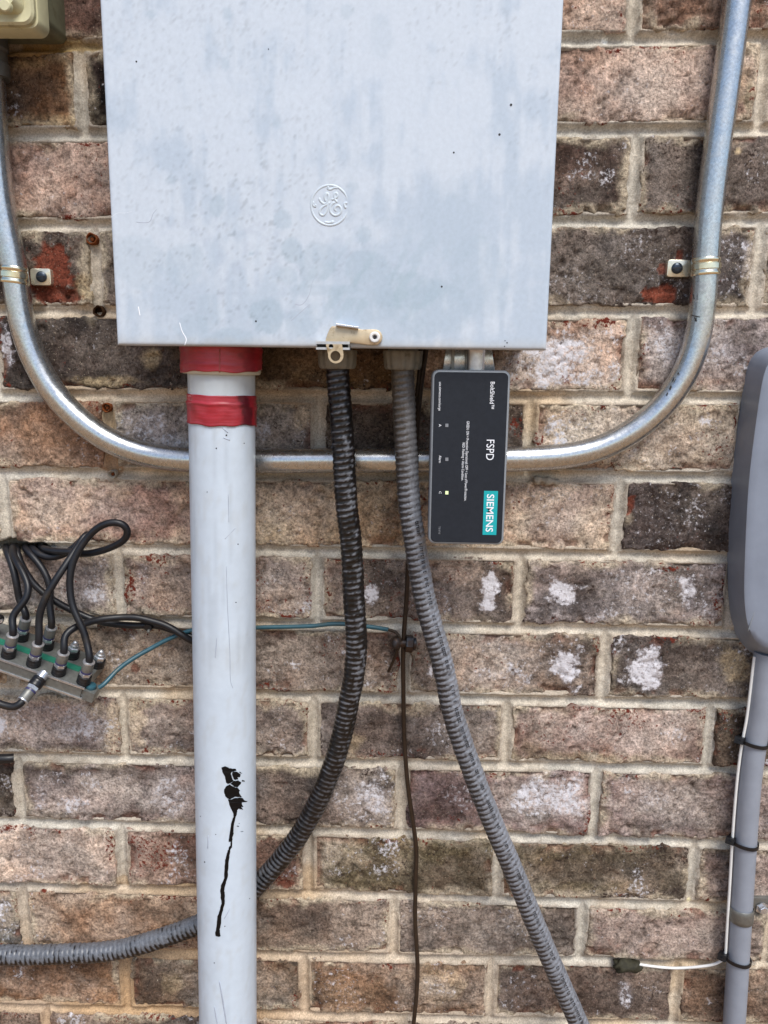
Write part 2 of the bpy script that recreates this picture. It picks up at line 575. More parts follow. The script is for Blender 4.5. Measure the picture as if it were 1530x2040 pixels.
# colours read off the photograph: (course, left joint) -> two mottle colours, white, red, dark amounts
S = {}
S[0, -.5] = ((122, 92, 80), (100, 74, 64), .16, .10, .2)
S[0, 1.5] = ((178, 148, 128), (160, 126, 108), .16, .14, .06)
S[0, 2.5] = ((146, 112, 90), (120, 92, 76), .12, .18, .15)
S[1, -1] = ((128, 92, 60), (108, 76, 50), .12, .12, .12)
S[1, 0] = ((50, 38, 36), (38, 29, 28), .12, .12, .4)
S[1, 2] = ((182, 154, 136), (164, 134, 118), .2, .12, .08)
S[1, 3] = ((130, 104, 84), (110, 84, 66), .12, .2, .2)
S[2, -.5] = ((164, 132, 114), (146, 114, 100), .22, .12, .08)
S[2, 1.5] = ((104, 84, 74), (78, 62, 56), .2, .20, .34)
S[2, 2.5] = ((98, 86, 80), (76, 66, 62), .2, .10, .34)
S[3, -1] = ((98, 84, 74), (78, 66, 60), .18, .10, .25)
S[3, 0] = ((104, 90, 80), (80, 70, 64), .30, .05, .3)
S[3, 2] = ((102, 92, 87), (76, 68, 66), .26, .08, .34)
S[3, 3] = ((90, 78, 72), (74, 66, 60), .2, .1, .3)
S[4, -.5] = ((80, 70, 65), (62, 55, 53), .16, .04, .28)
S[4, .5] = ((112, 88, 58), (92, 70, 46), .12, .16, .25)  # warm brown includes the shade under the panel
S[4, 1.5] = ((178, 156, 140), (160, 128, 108), .24, .28, .06)
S[4, 2.5] = ((162, 148, 140), (138, 124, 122), .30, .12, .14)
S[5, -1] = ((164, 130, 104), (144, 112, 90), .14, .15, .08)
S[5, 0] = ((146, 134, 124), (112, 102, 96), .46, .04, .24)
S[5, 1] = ((98, 80, 64), (76, 60, 50), .14, .18, .3)
S[5, 2] = ((186, 168, 146), (168, 148, 126), .24, .12, .06)
S[6, -1.5] = ((180, 176, 166), (166, 162, 152), .3, .02, .02)
S[6, -.5] = ((178, 152, 130), (158, 126, 112), .20, .14, .05)
S[6, .5] = ((164, 140, 112), (146, 122, 98), .16, .14, .08)
S[6, 1.5] = ((184, 164, 142), (168, 142, 124), .22, .16, .05)
S[6, 2.5] = ((88, 78, 75), (66, 59, 58), .2, .10, .35)
S[7, -1] = ((150, 132, 122), (132, 114, 108), .26, .10, .12)
S[7, 0] = ((152, 130, 114), (128, 110, 102), .24, .18, .14)
S[7, 1] = ((150, 132, 118), (128, 112, 102), .16, .14, .14)
S[7, 2] = ((146, 134, 130), (124, 112, 108), .22, .12, .16)
S[7, 3] = ((150, 132, 112), (128, 112, 96), .2, .2, .1)
S[8, -.5] = ((138, 118, 98), (118, 100, 84), .16, .08, .12)
S[8, .5] = ((130, 110, 96), (108, 90, 80), .18, .18, .18)
S[8, 1.5] = ((152, 132, 116), (128, 112, 102), .20, .14, .14)
S[8, 2.5] = ((106, 97, 92), (84, 77, 74), .22, .06, .22)
S[9, -1] = ((152, 134, 126), (130, 112, 106), .26, .08, .10)
S[9, 0] = ((136, 120, 110), (118, 104, 98), .20, .12, .16)
S[9, 1] = ((126, 112, 104), (106, 94, 88), .16, .08, .2)
S[9, 2] = ((168, 144, 132), (142, 116, 104), .20, .22, .16)
S[9, 3] = ((112, 96, 80), (92, 78, 66), .2, .12, .3)
S[10, -1.5] = ((104, 92, 80), (86, 76, 66), .2, .05, .25)
S[10, -.5] = ((150, 132, 124), (128, 112, 106), .28, .06, .12)
S[10, .5] = ((128, 112, 102), (108, 94, 86), .26, .08, .2)
S[10, 1.5] = ((146, 122, 116), (122, 100, 96), .26, .12, .12)
S[10, 2.5] = ((150, 132, 124), (128, 110, 106), .24, .06, .12)
S[11, -1] = ((178, 158, 142), (162, 140, 126), .18, .12, .05)
S[11, 0] = ((150, 122, 106), (130, 100, 86), .16, .26, .12)
S[11, 1] = ((142, 126, 104), (112, 98, 78), .22, .06, .26)
S[11, 2] = ((138, 122, 104), (110, 96, 80), .18, .05, .26)
S[11, 3] = ((144, 124, 114), (122, 104, 96), .2, .10, .16)
S[12, -1.5] = ((140, 128, 114), (120, 108, 96), .24, .04, .14)
S[12, -.5] = ((172, 142, 116), (150, 118, 94), .14, .14, .05)  # orange tan holds some warm bounce from the ground
S[12, .5] = ((132, 112, 96), (112, 94, 82), .12, .08, .14)
S[12, 1.5] = ((132, 116, 104), (112, 98, 88), .10, .05, .14)
S[12, 2.5] = ((146, 124, 112), (126, 106, 96), .12, .10, .1)
S[13, -1] = ((146, 112, 84), (126, 94, 70), .10, .12, .08)  # warm ground bounce is mixed into this orange brown
S[13, 0] = ((126, 102, 80), (100, 88, 76), .12, .06, .16)
S[13, 1] = ((142, 112, 86), (122, 94, 72), .22, .10, .12)
S[13, 2] = ((112, 92, 80), (92, 76, 68), .14, .06, .2)
S[13, 3] = ((142, 116, 96), (124, 100, 82), .14, .12, .1)
PAL = [((150, 122, 102), (128, 104, 88)), ((120, 102, 90), (100, 86, 78)), ((164, 134, 112), (146, 112, 92)), ((132, 114, 104), (112, 96, 88)), ((152, 108, 72), (130, 92, 60))]

# marks of their own shape, orange also for painted bounce: kind, centre and radii on the photograph, strength
MARKS = [
    ('chip', 100, 550, 44, 54, 1.0), ('chip', 112, 590, 50, 20, 1.0), ('chip', 1310, 588, 34, 20, 1.0), ('chip', 1355, 507, 9, 12, .9), ('chip', 1318, 535, 12, 14, .7),
    ('chip', 1252, 1005, 12, 22, .9), ('chip', 565, 1760, 20, 8, .9), ('chip', 1035, 1934, 12, 6, .8), ('chip', 266, 1335, 8, 8, .7), ('chip', 182, 1404, 8, 6, .8),
    ('white', 1110, 718, 90, 62, .75), ('white', 1332, 690, 34, 52, .55), ('white', 1440, 690, 50, 50, .3), ('white', 300, 850, 80, 40, .5), ('white', 340, 870, 50, 24, .5),
    ('white', 520, 860, 20, 26, .6), ('white', 600, 850, 20, 50, .4), ('cream', 600, 830, 18, 30, .5), ('white', 12, 690, 14, 60, .8), ('cream', 300, 712, 18, 22, .9), ('cream', 205, 760, 70, 12, .7),
    ('dark', 740, 1165, 36, 42, .8), ('white', 738, 1182, 14, 26, .85), ('dark', 975, 1180, 40, 48, .5), ('white', 975, 1168, 24, 26, .95), ('white', 968, 1205, 20, 18, .95),
    ('dark', 1125, 1178, 50, 52, .75), ('white', 1120, 1178, 34, 36, .95), ('dark', 1368, 1175, 34, 52, .75), ('white', 1372, 1172, 20, 30, .85), ('white', 1375, 1205, 14, 18, .6),
    ('dark', 1118, 1325, 62, 52, .75), ('white', 1130, 1328, 36, 42, .9), ('dark', 1280, 1325, 80, 56, .55), ('white', 1287, 1328, 42, 46, .9), ('cream', 1470, 1330, 36, 44, .75),
    ('dark', 850, 1330, 40, 48, .6), ('white', 858, 1335, 12, 26, .8), ('white', 985, 1345, 50, 16, .35), ('red', 985, 1330, 50, 30, .3),
    ('white', 175, 1440, 50, 34, .3), ('white', 138, 1466, 46, 22, .45), ('dark', 140, 1486, 110, 7, .6), ('white', 0, 1445, 12, 14, 1.0),
    ('white', 145, 1600, 40, 22, .6), ('white', 80, 1590, 20, 30, .5), ('dark', 180, 1535, 150, 10, .6), ('dark', 180, 1622, 140, 9, .6), ('white', 340, 1585, 50, 44, .5),
    ('white', 742, 1585, 38, 44, .65), ('white', 1090, 1585, 90, 44, .65), ('white', 1110, 1610, 60, 26, .5), ('dark', 1075, 1626, 20, 9, .9), ('white', 1300, 1590, 40, 30, .3),
    ('dark', 900, 1625, 120, 8, .5), ('dark', 1330, 1640, 120, 8, .5), ('red', 900, 1632, 60, 8, .5),
    ('red', 222, 1690, 14, 50, .7), ('red', 1140, 1450, 60, 44, .35), ('red', 1080, 1440, 40, 46, .4), ('moss', 1180, 1508, 150, 12, .8), ('moss', 1060, 1495, 34, 26, .7),
    ('moss', 810, 1690, 180, 30, .55), ('moss', 700, 1755, 90, 26, .5), ('moss', 1180, 1700, 180, 26, .5), ('dark', 1240, 1700, 90, 34, .5), ('moss', 1160, 1768, 150, 14, .6), ('dark', 1355, 1783, 20, 12, .9),
    ('moss', 1485, 165, 18, 66, .9), ('red', 1215, 150, 100, 60, .12), ('red', 1170, 1070, 50, 30, .2), ('red', 1218, 1025, 14, 60, .6), ('red', 770, 1040, 50, 50, .3), ('red', 1425, 880, 36, 50, .45),
    ('red', 1075, 850, 12, 46, .7), ('red', 1278, 710, 14, 70, .75), ('red', 1015, 720, 30, 40, .4), ('red', 1225, 690, 22, 60, .35), ('dark', 1010, 840, 40, 60, .6), ('red', 1030, 850, 14, 30, .6),
    ('red', 260, 1165, 14, 60, .7), ('red', 225, 1190, 8, 40, .45), ('red', 1020, 1180, 12, 50, .6), ('red', 1430, 1200, 16, 40, .6), ('white', 185, 1188, 30, 18, .6), ('white', 130, 1178, 30, 26, .45), ('white', 285, 1160, 20, 50, .35),
    ('white', 410, 1150, 40, 30, .2), ('white', 545, 1150, 30, 40, .3), ('red', 610, 1150, 16, 50, .45), ('red', 600, 1225, 20, 16, .6), ('red', 255, 1420, 10, 46, .6), ('cream', 270, 1440, 24, 46, .6),
    ('cream', 790, 1650, 14, 40, .3), ('cream', 225, 1440, 16, 50, .7), ('cream', 190, 1415, 26, 20, .5), ('cream', 100, 240, 80, 14, .6), ('cream', 60, 120, 60, 16, .5), ('dark', 80, 190, 40, 40, .4),
    ('cream', 170, 570, 18, 26, .8), ('red', 1000, 700, 20, 30, .5), ('dark', 330, 735, 70, 16, .5), ('dark', 1120, 400, 60, 22, .3), ('cream', 1470, 300, 8, 8, .9),
    ('cream', 690, 1480, 30, 20, .4), ('cream', 830, 1410, 40, 20, .3), ('cream', 340, 1965, 26, 24, .5), ('dark', 300, 1960, 36, 46, .55), ('cream', 880, 1960, 50, 40, .35), ('white', 870, 1965, 44, 34, .35),
    ('white', 1245, 1985, 16, 40, .55), ('dark', 1200, 1985, 70, 40, .4), ('dark', 1110, 1850, 38, 44, .65), ('dark', 1265, 1860, 26, 20, .4), ('white', 1120, 90, 10, 6, .3), ('red', 1240, 30, 14, 30, .5),
    ('dark', 1340, 470, 90, 20, .3), ('white', 1490, 520, 16, 50, .5), ('orange', 120, 850, 80, 40, .35), ('orange', 1290, 770, 30, 16, .5), ('orange', 1430, 760, 40, 8, .4), ('orange', 250, 1860, 150, 40, .3),
    ('orange', 60, 2000, 260, 60, .35), ('orange', 700, 725, 100, 40, .25), ('dark', 720, 850, 60, 50, .4), ('red', 840, 850, 30, 40, .3), ('dark', 440, 1300, 60, 40, .25), ('cream', 520, 1060, 60, 24, .3),  # orange at lower left and under the panel is painted warm bounce
    ('pale', 1110, 715, 130, 70, .5), ('pale', 1400, 690, 120, 60, .35), ('pale', 180, 1600, 150, 55, .4), ('pale', 340, 1590, 70, 55, .4), ('pale', 1090, 1590, 130, 55, .55), ('pale', 1340, 1595, 130, 50, .4),
    ('pale', 190, 1440, 150, 50, .4), ('pale', 1270, 1455, 130, 55, .45), ('pale', 1280, 1180, 90, 60, .35), ('pale', 900, 1190, 70, 60, .25), ('pale', 1020, 1320, 110, 55, .3), ('pale', 1220, 870, 170, 60, .4),
    ('pale', 1110, 1010, 110, 60, .35), ('pale', 130, 1700, 130, 50, .35), ('pale', 120, 1010, 110, 55, .3), ('pale', 560, 1020, 120, 60, .25), ('pale', 140, 1180, 100, 55, .35), ('pale', 720, 1600, 80, 50, .35),
    ('pale', 1300, 160, 160, 80, .3), ('pale', 120, 350, 110, 70, .25), ('pale', 880, 1450, 90, 50, .2), ('pale', 560, 1160, 80, 60, .25), ('pale', 1300, 1860, 120, 45, .25),
]
MORT = lin((180, 170, 152))
KA = 1.0


def mark_fields(U, V, X, Z):
    """fields of every mark that reaches these points (photo pixels U, V of points X, Z on the wall)"""
    out = []
    u0, u1, v0, v1 = U.min(), U.max(), V.min(), V.max()
    n1 = (fbm(X, Z, 70, 4, 91) - 0.5)
    n2 = (fbm(X, Z, 160, 3, 92) - 0.5)
    for k, cx, cy, rx, ry, st in MARKS:
        if k == 'dark':
            rx, ry = rx * 1.5, ry * 1.35
        if k == 'white' and st >= .85:
            rx, ry = rx * 1.15, ry * 1.15
        if cx + rx * 1.8 < u0 or cx - rx * 1.8 > u1 or cy + ry * 1.8 < v0 or cy - ry * 1.8 > v1:
            continue
        r = np.hypot((U - cx) / rx, (V - cy) / ry) + n1 * 1.3 + n2 * 0.7
        out.append((k, st, r))
    return out


def paint_brick(X, Z, de, key):
    """albedo and grain masks at wall points; de = distance to the brick's edge"""
    A, B, wh, rd, dk = S.get(key) or (*PAL[int(RNG.integers(0, len(PAL)))], .15, .12, .14)
    dk = dk * 1.2 + .03
    sd = int(abs(hash(key)) % 9973)
    A, B = lin(A) * KA, lin(B) * KA
    B = B * 0.84
    A, B = A * .92 + .08 * A.mean(), B * .92 + .08 * B.mean()
    A, B = A * (A.mean() / .19) ** .22, B * (B.mean() / .19) ** .22
    n = fbm(X, Z, 24, 5, sd, 0.6)
    f = sstep(0.36, 0.64, n)[:, None]
    col = A * f + B * (1 - f)
    n = fbm(X, Z, 75, 4, sd + 3, 0.6)
    col = col * (0.52 + 0.96 * n)[:, None]
    hue = (fbm(X, Z, 34, 4, sd + 9) - 0.5)[:, None]
    col = col * (1 + hue * np.array([0.26, 0.0, -0.20]))
    film = sstep(0.42, 0.70, fbm(X, Z, 15, 5, sd + 15, .64))[:, None] * (0.36 if A.mean() > .13 else .16)
    col = col * (1 - film) + lin((194, 180, 166)) * film
    soot = sstep(0.54, 0.76, fbm(X, Z, 19, 5, sd + 18, .62))[:, None] * 0.5
    col = col * (1 - soot) + lin((80, 66, 58)) * soot
    big = fbm(X, Z, 17, 3, sd + 21)
    mk = np.zeros((len(X), 3))
    mk[:, 0] = wh * (0.25 + 1.2 * sstep(0.42, 0.72, big)) + 0.40 * sstep(0.55, 0.70, fbm(X, Z, 30, 5, sd + 23, .62)) * sstep(.3, .6, fbm(X, Z, 6, 2, sd + 24))
    mk[:, 1] = rd * (0.25 + 1.6 * sstep(0.45, 0.7, fbm(X, Z, 22, 3, sd + 33)))
    mk[:, 2] = np.minimum(dk, .34) * (0.35 + 1.1 * sstep(0.36, 0.74, fbm(X, Z, 40, 5, sd + 41, .62)))
    # mortar smeared over the arrises, with dark or red chipped stretches
    en = fbm(X, Z, 60, 4, sd + 51)
    ed = sstep(0.010, 0.001, de + (en - 0.5) * 0.020)
    pick = fbm(X, Z, 16, 3, sd + 61)
    sm = ed * sstep(0.40, 0.52, pick)
    col = col * (1 - 0.75 * sm[:, None]) + (MORT * np.array([1.0, .96, .90])) * (0.75 * sm[:, None])
    mk *= (1 - 0.6 * sm)[:, None]
    mk[:, 2] += ed * sstep(0.5, 0.38, pick) * 0.30
    mk[:, 1] += ed * sstep(0.50, 0.62, fbm(X, Z, 20, 3, sd + 71)) * 0.40
    U, V = px(np.stack([X, np.zeros_like(X), Z], 1))
    rec = np.zeros(len(X))
    for k, st, r in mark_fields(U, V, X, Z):
        soft = sstep(1.25, 0.45, r) * st
        hard = sstep(1.0, 0.9, r) * st
        h3 = hard[:, None]
        s3 = soft[:, None]
        if k == 'chip':
            col = col * (1 - h3) + lin((112, 60, 46)) * (0.85 + 0.3 * fbm(X, Z, 120, 3, 5))[:, None] * h3
            mk *= (1 - hard)[:, None]
            rec += hard * 0.0022
        elif k == 'white':
            mk[:, 0] = np.maximum(mk[:, 0], sstep(1.2, 0.4, r) * st * 1.0)
            mk[:, 2] *= 1 - 0.6 * soft
            s4 = (sstep(0.95, 0.4, r) * st)[:, None]
            col = col * (1 - 0.35 * s4) + lin((196, 188, 192)) * 0.35 * s4
        elif k == 'dark':
            col = col * (1 - 0.85 * s3) + lin((60, 52, 49)) * 0.85 * s3
            mk[:, 2] += soft * 0.12
        elif k == 'pale':
            col = col * (1 - 0.7 * s3) + lin((198, 187, 178)) * 0.7 * s3
            mk[:, 0] += soft * 0.12
        elif k == 'red':
            mk[:, 1] = np.maximum(mk[:, 1], soft * 0.8)
        elif k == 'moss':
            col = col * (1 - 0.42 * s3) + lin((112, 100, 62)) * 0.42 * s3
            mk[:, 2] += soft * 0.1
        elif k == 'cream':
            col = col * (1 - 0.75 * s3) + lin((206, 184, 146)) * 0.75 * s3
            mk *= (1 - 0.5 * soft)[:, None]
        elif k == 'orange':
            col = col * (1 - 0.45 * s3) + lin((166, 116, 74)) * 0.45 * s3
    return np.clip(col, 0.006, 0.9), np.clip(mk, 0, 1), rec


def axis_pts(L, res):
    e = [0, 0.0007, 0.0018, 0.0034]
    n = max(2, int(round((L - 2 * e[-1]) / res)))
    m = np.linspace(e[-1], L - e[-1], n + 1)
    return np.concatenate([e[:-1], m, L - np.array(e[:-1])[::-1]])


def brick_mesh(x0, x1, zt0, zt1, zb0, zb1, key, res):
    """one brick: front face as a relief, worn edges, sides going back into the mortar"""
    sx = axis_pts(x1 - x0, res) / (x1 - x0)
    hh = (zt0 + zt1 - zb0 - zb1) / 2
    sz = axis_pts(hh, res) / hh
    s, t = np.meshgrid(sx, sz)
    s, t = s.ravel(), t.ravel()
    X = x0 + (x1 - x0) * s
    Z = (zb0 + (zb1 - zb0) * s) * (1 - t) + (zt0 + (zt1 - zt0) * s) * t
    dx = np.minimum(X - x0, x1 - X)
    dz = np.minimum(t, 1 - t) * hh
    de = np.minimum(dx, dz)
    # rounded corners: distance inside a rounded rectangle
    rc = 0.006
    qx, qz = np.maximum(rc - dx, 0), np.maximum(rc - dz, 0)
    dr = np.where((qx > 0) & (qz > 0), rc - np.hypot(qx, qz), de)
    w = np.exp(-np.maximum(de, 0) / 0.006)
    ou = (fbm(X, Z, 55, 3, 201) - 0.5) * 0.0056 + (fbm(X, Z, 190, 3, 202) - 0.5) * 0.0040
    ov = (fbm(X, Z, 55, 3, 203) - 0.5) * 0.0056 + (fbm(X, Z, 190, 3, 204) - 0.5) * 0.0040
    sd = int(abs(hash(key)) % 997)
    r = np.random.default_rng(sd)
    col, mk, rec = paint_brick(X, Z, de, key)
    X2, Z2 = X + ou * w, Z + ov * w
    cx, cz = (x0 + x1) / 2, (zb0 + zt0) / 2
    er = 0.0018 + 0.0042 * sstep(.45, .8, fbm(X, Z, 40, 3, 205))
    q = np.clip(np.maximum(dr, 0) / er, 0, 1)
    y = (1 - np.sqrt(1 - (1 - q) ** 2)) * er * 0.9
    y += (X - cx) * r.normal(0, 0.008) + (Z - cz) * r.normal(0, 0.012) + r.normal(0, 0.0010)
    y += (fbm(X, Z, 20, 3, sd) - 0.5) * 0.0040 + (fbm(X, Z, 90, 3, sd + 4) - 0.5) * 0.0022 + (fbm(X, Z, 260, 2, sd + 5) - 0.5) * 0.0012
    y += rec
    pit = sstep(0.66, 0.74, fbm(X, Z, 120, 3, sd + 6))
    crease = sstep(0.020, 0.006, np.abs(fbm(X, Z, 30, 4, sd + 7, .6) - 0.5)) * sstep(0.52, 0.62, fbm(X, Z, 14, 3, sd + 8))
    spall = sstep(0.60, 0.68, fbm(X, Z, 42, 4, sd + 10)) * sstep(0.013, 0.002, de + (fbm(X, Z, 130, 3, sd + 11) - .5) * .008)
    y += pit * 0.0020 + crease * 0.0014 + spall * 0.0034
    dk_ = np.clip(pit * .30 + crease * .30, 0, 1)[:, None]
    col = col * (1 - dk_) + lin((74, 60, 52)) * dk_
    tone = lin((104, 62, 48)) if r.random() < .6 else lin((96, 82, 72))
    col = col * (1 - .6 * spall[:, None]) + tone * .6 * spall[:, None]
    mk = mk * (1 - .7 * spall[:, None])
    nx, nz = len(sx), len(sz)
    idx = np.arange(nx * nz).reshape(nz, nx)
    fq = np.stack([idx[:-1, :-1], idx[:-1, 1:], idx[1:, 1:], idx[1:, :-1]], -1).reshape(-1, 4).tolist()
    loop = np.concatenate([idx[0, :-1], idx[:-1, -1], idx[-1, :0:-1], idx[:0:-1, 0]])
    V = np.stack([X2, y, Z2], 1)
    back = V[loop].copy()
    back[:, 1] = 0.042
    n0 = len(V)
    m = len(loop)
    V = np.vstack([V, back])
    fq += [[int(loop[i]), n0 + i, n0 + (i + 1) % m, int(loop[(i + 1) % m])] for i in range(m)]
    return V, fq, np.vstack([col, col[loop]]), np.vstack([mk, mk[loop]])


wall = thing("brick_wall", "weathered brown and grey brick wall with tan mortar behind the electrical panel", "wall", (0.3, 0.0, 0.0))
framed = []
for c in range(CMIN, CMAX + 1):
    hs = headx[c]
    ns = sorted(hs)
    for n0, n1 in zip(ns[:-1], ns[1:]):
        xa, xb = hs[n0] + JT / 2, hs[n1] - JT / 2
        if xb < XMIN or xa > XMAX:
            continue
        zt0, zt1 = bz(c - 1, xa) - JT / 2, bz(c - 1, xb) - JT / 2
        zb0, zb1 = bz(c, xa) + JT / 2, bz(c, xb) + JT / 2
        U, V = px(np.array([(xa, 0, zt0), (xb, 0, zt1), (xa, 0, zb0), (xb, 0, zb1)]))
        vis = U.max() > -60 and U.min() < W + 60 and V.max() > -60 and V.min() < H + 60
        v, f, co, mk = brick_mesh(xa, xb, zt0, zt1, zb0, zb1, (c, n0), 0.0020 if vis else 0.014)
        mesh_obj("brick", v, f, M['brick'], wall, True, 0, co, mk)


# mortar: concave tooled joints as one relief, with the grey wall core behind it
def build_mortar():
    x0, x1 = P(-70, 1000)[0], P(1600, 1000)[0]
    z0, z1 = P(765, 2120)[2] - 0.02, P(765, -90)[2] + 0.02
    x0, x1 = x0 - 0.03, x1 + 0.06
    res = 0.0018
    xs = np.arange(x0, x1, res)
    zs = np.arange(z0, z1, res)
    X, Z = np.meshgrid(xs, zs)
    sh = X.shape
    X, Z = X.ravel(), Z.ravel()
    t = np.full(len(X), 9.0)
    vert = np.zeros(len(X))
    for c in range(-2, 17):
        zt, zb = bz(c - 1, X), bz(c, X)
        t = np.minimum(t, np.abs(Z - zb) / (JT / 2))
        inc = (Z < zt) & (Z >= zb)
        hx = np.array(sorted(headx[c].values()))
        if inc.any():
            dh = np.abs(X[inc][:, None] - hx[None, :]).min(1) / (JT / 2)
            tt = t[inc]
            t[inc] = np.minimum(tt, dh)
    prof = np.clip(1 - t ** 2, 0, 1)
    gap = sstep(0.50, 0.64, fbm(X, Z, 26, 3, 305)) * np.exp(-((t - 1.0) / 0.16) ** 2)
    y = 0.0006 + 0.0066 * prof + 0.004 * gap
    y += (fbm(X, Z, 30, 3, 301) - 0.5) * 0.0024 + (fbm(X, Z, 120, 3, 302) - 0.5) * 0.0016 + (fbm(X, Z, 380, 2, 303) - 0.5) * 0.0016
    y = np.where(t > 1.15, y + np.clip(t - 1.15, 0, 1) * 0.012, y)
    U, V = px(np.stack([X, np.zeros_like(X), Z], 1))
    nn = fbm(X, Z, 45, 4, 311)
    base = lin((192, 182, 166))[None, :] * (0.74 + 0.5 * nn)[:, None]
    cool = sstep(0.45, 0.62, fbm(X, Z, 9, 3, 312))[:, None]
    base = base * (1 - 0.5 * cool) + lin((180, 178, 170))[None, :] * (0.78 + 0.42 * nn)[:, None] * 0.5 * cool
    warm = sstep(0.52, 0.70, fbm(X, Z, 7, 4, 313))[:, None] * 0.5
    base = base * (1 - warm) + lin((176, 146, 106))[None, :] * (0.8 + 0.4 * nn)[:, None] * warm
    tan = (np.clip((1150 - U) / 700, 0, 1) * np.clip((V - 1650) / 350, 0, 1))[:, None] * 0.5     # warm ground bounce painted into the lower left mortar
    base = base * (1 - tan) + lin((176, 134, 86))[None, :] * (0.8 + 0.4 * nn)[:, None] * tan
    edge = sstep(0.70, 1.05, t + (fbm(X, Z, 140, 4, 314) - 0.5) * 1.0)[:, None]
    base = base * (1 - 0.35 * edge) + lin((120, 98, 80))[None, :] * 0.35 * edge
    # stains, painted bounce and conduit shade, and the broken-out hole the coax bundle comes through
    for cx, cy, rx, ry, colr, st in ((1207, 76, 7, 8, (238, 234, 224), 1), (120, 88, 100, 14, (150, 122, 62), .7), (60, 105, 70, 18, (160, 128, 66), .6),  # yellow ones paint in light bounced off the beige box
                                     (1376, 1800, 5, 5, (236, 222, 180), 1), (222, 925, 22, 26, (150, 104, 58), .6), (213, 840, 16, 30, (170, 140, 96), .4),
                                     (650, 928, 180, 12, (142, 108, 54), .6), (1090, 925, 120, 8, (150, 120, 70), .5), (250, 1760, 180, 10, (170, 140, 100), .4)):  # brown strips paint in shade under the conduit and bounce at lower left
        r = np.hypot((U - cx) / rx, (V - cy) / ry) + (fbm(X, Z, 150, 3, 320) - 0.5) * 0.9
        f = (sstep(1.15, 0.75, r) * st)[:, None]
        base = base * (1 - f) + lin(colr)[None, :] * f
    hole = sstep(1.1, 0.8, np.hypot((U - 35) / 62, (V - 1090) / 15) + (fbm(X, Z, 110, 3, 321) - 0.5) * 0.8)
    y += hole * 0.034
    keep = t < 1.75
    kk = keep.reshape(sh)
    quad = kk[:-1, :-1] & kk[:-1, 1:] & kk[1:, 1:] & kk[1:, :-1]
    idx = np.arange(len(X)).reshape(sh)
    fq = np.stack([idx[:-1, :-1], idx[:-1, 1:], idx[1:, 1:], idx[1:, :-1]], -1)[quad]
    used = np.unique(fq)
    remap = -np.ones(len(X), int)
    remap[used] = np.arange(len(used))
    mesh_obj("mortar", np.stack([X, y, Z], 1)[used], remap[fq], M['mortar'], wall, True, 0, np.clip(base[used], 0.02, 0.8))


build_mortar()
core = box(XMIN - 0.12, XMAX + 0.12, 0.036, 0.20, -0.1, bz(CMIN - 1, 0.3) + 0.02)
mesh_obj("wall_core", *core, M['caulk'], wall, False)


def ring_plug(u, v, rpx, depth, mat_rim, mat_in, fill):
    c = P(u, v, -0.001)
    r = rpx * 0.00047
    prof = [(-0.006, r * 1.05), (0.0016, r * 1.05), (0.0022, r * 0.92), (0.0016, r * 0.78), (-depth, r * 0.70), (-depth, r * 0.02)]
    a = lambda x: 1 + 0.07 * np.sin(3 * x + u) + 0.04 * np.sin(7 * x)
    o = mesh_obj("wall_plug", *lathe(c, (0, -1, 0), prof, 22, a), mat_rim, wall, True, 45)
    if fill:
        mesh_obj("screw_shank", *lathe(c, (0, -1, 0), [(-depth, r * 0.45), (-0.0012, r * 0.45), (-0.0004, r * 0.3)], 12), mat_in, o, True, 45)
    return o


ring_plug(183, 476, 11, 0.006, M['rust'], M['rust'], True)
ring_plug(197, 620, 11, 0.022, M['darkhole'], M['darkhole'], False)  # an empty drilled hole, its shade painted dark brown
ring_plug(213, 812, 9.5, 0.012, M['rust'], M['rust'], True)
ring_plug(224, 945, 9, 0.002, M['caulk'], M['rust'], True)
# squeezed lump of mortar on the joint under the conduit
lump = catmull([P(1064, 960, 0.0), P(1075, 955, 0.001), P(1090, 958, 0.0012), P(1104, 960, 0.001), P(1111, 962, -0.001)], 0.0015)
lr = 0.0036 + 0.0012 * np.sin(np.linspace(0, 14, len(lump)))
lr[0] = lr[-1] = 0.001
mesh_obj("mortar_lump", *tube(lump, lr, 12, raw=True), M['caulk'], wall, True, 0)

# ------------------------------------------------------------------ electrical panel
PD = 0.112
bl, br = P(238, 691, PD), P(1092, 694, PD)
tl, tr = P(193, 0, PD), P(1120, 0, PD)
PX0, PX1 = (bl[0] + tl[0]) / 2, (br[0] + tr[0]) / 2
PZ0 = (bl[2] + br[2]) / 2
PZ1 = PZ0 + 0.62
panel = thing("electrical_panel", "large pale grey steel electrical panel box with embossed round emblem, upper centre", "panel box", ((PX0 + PX1) / 2, -0.05, PZ0))


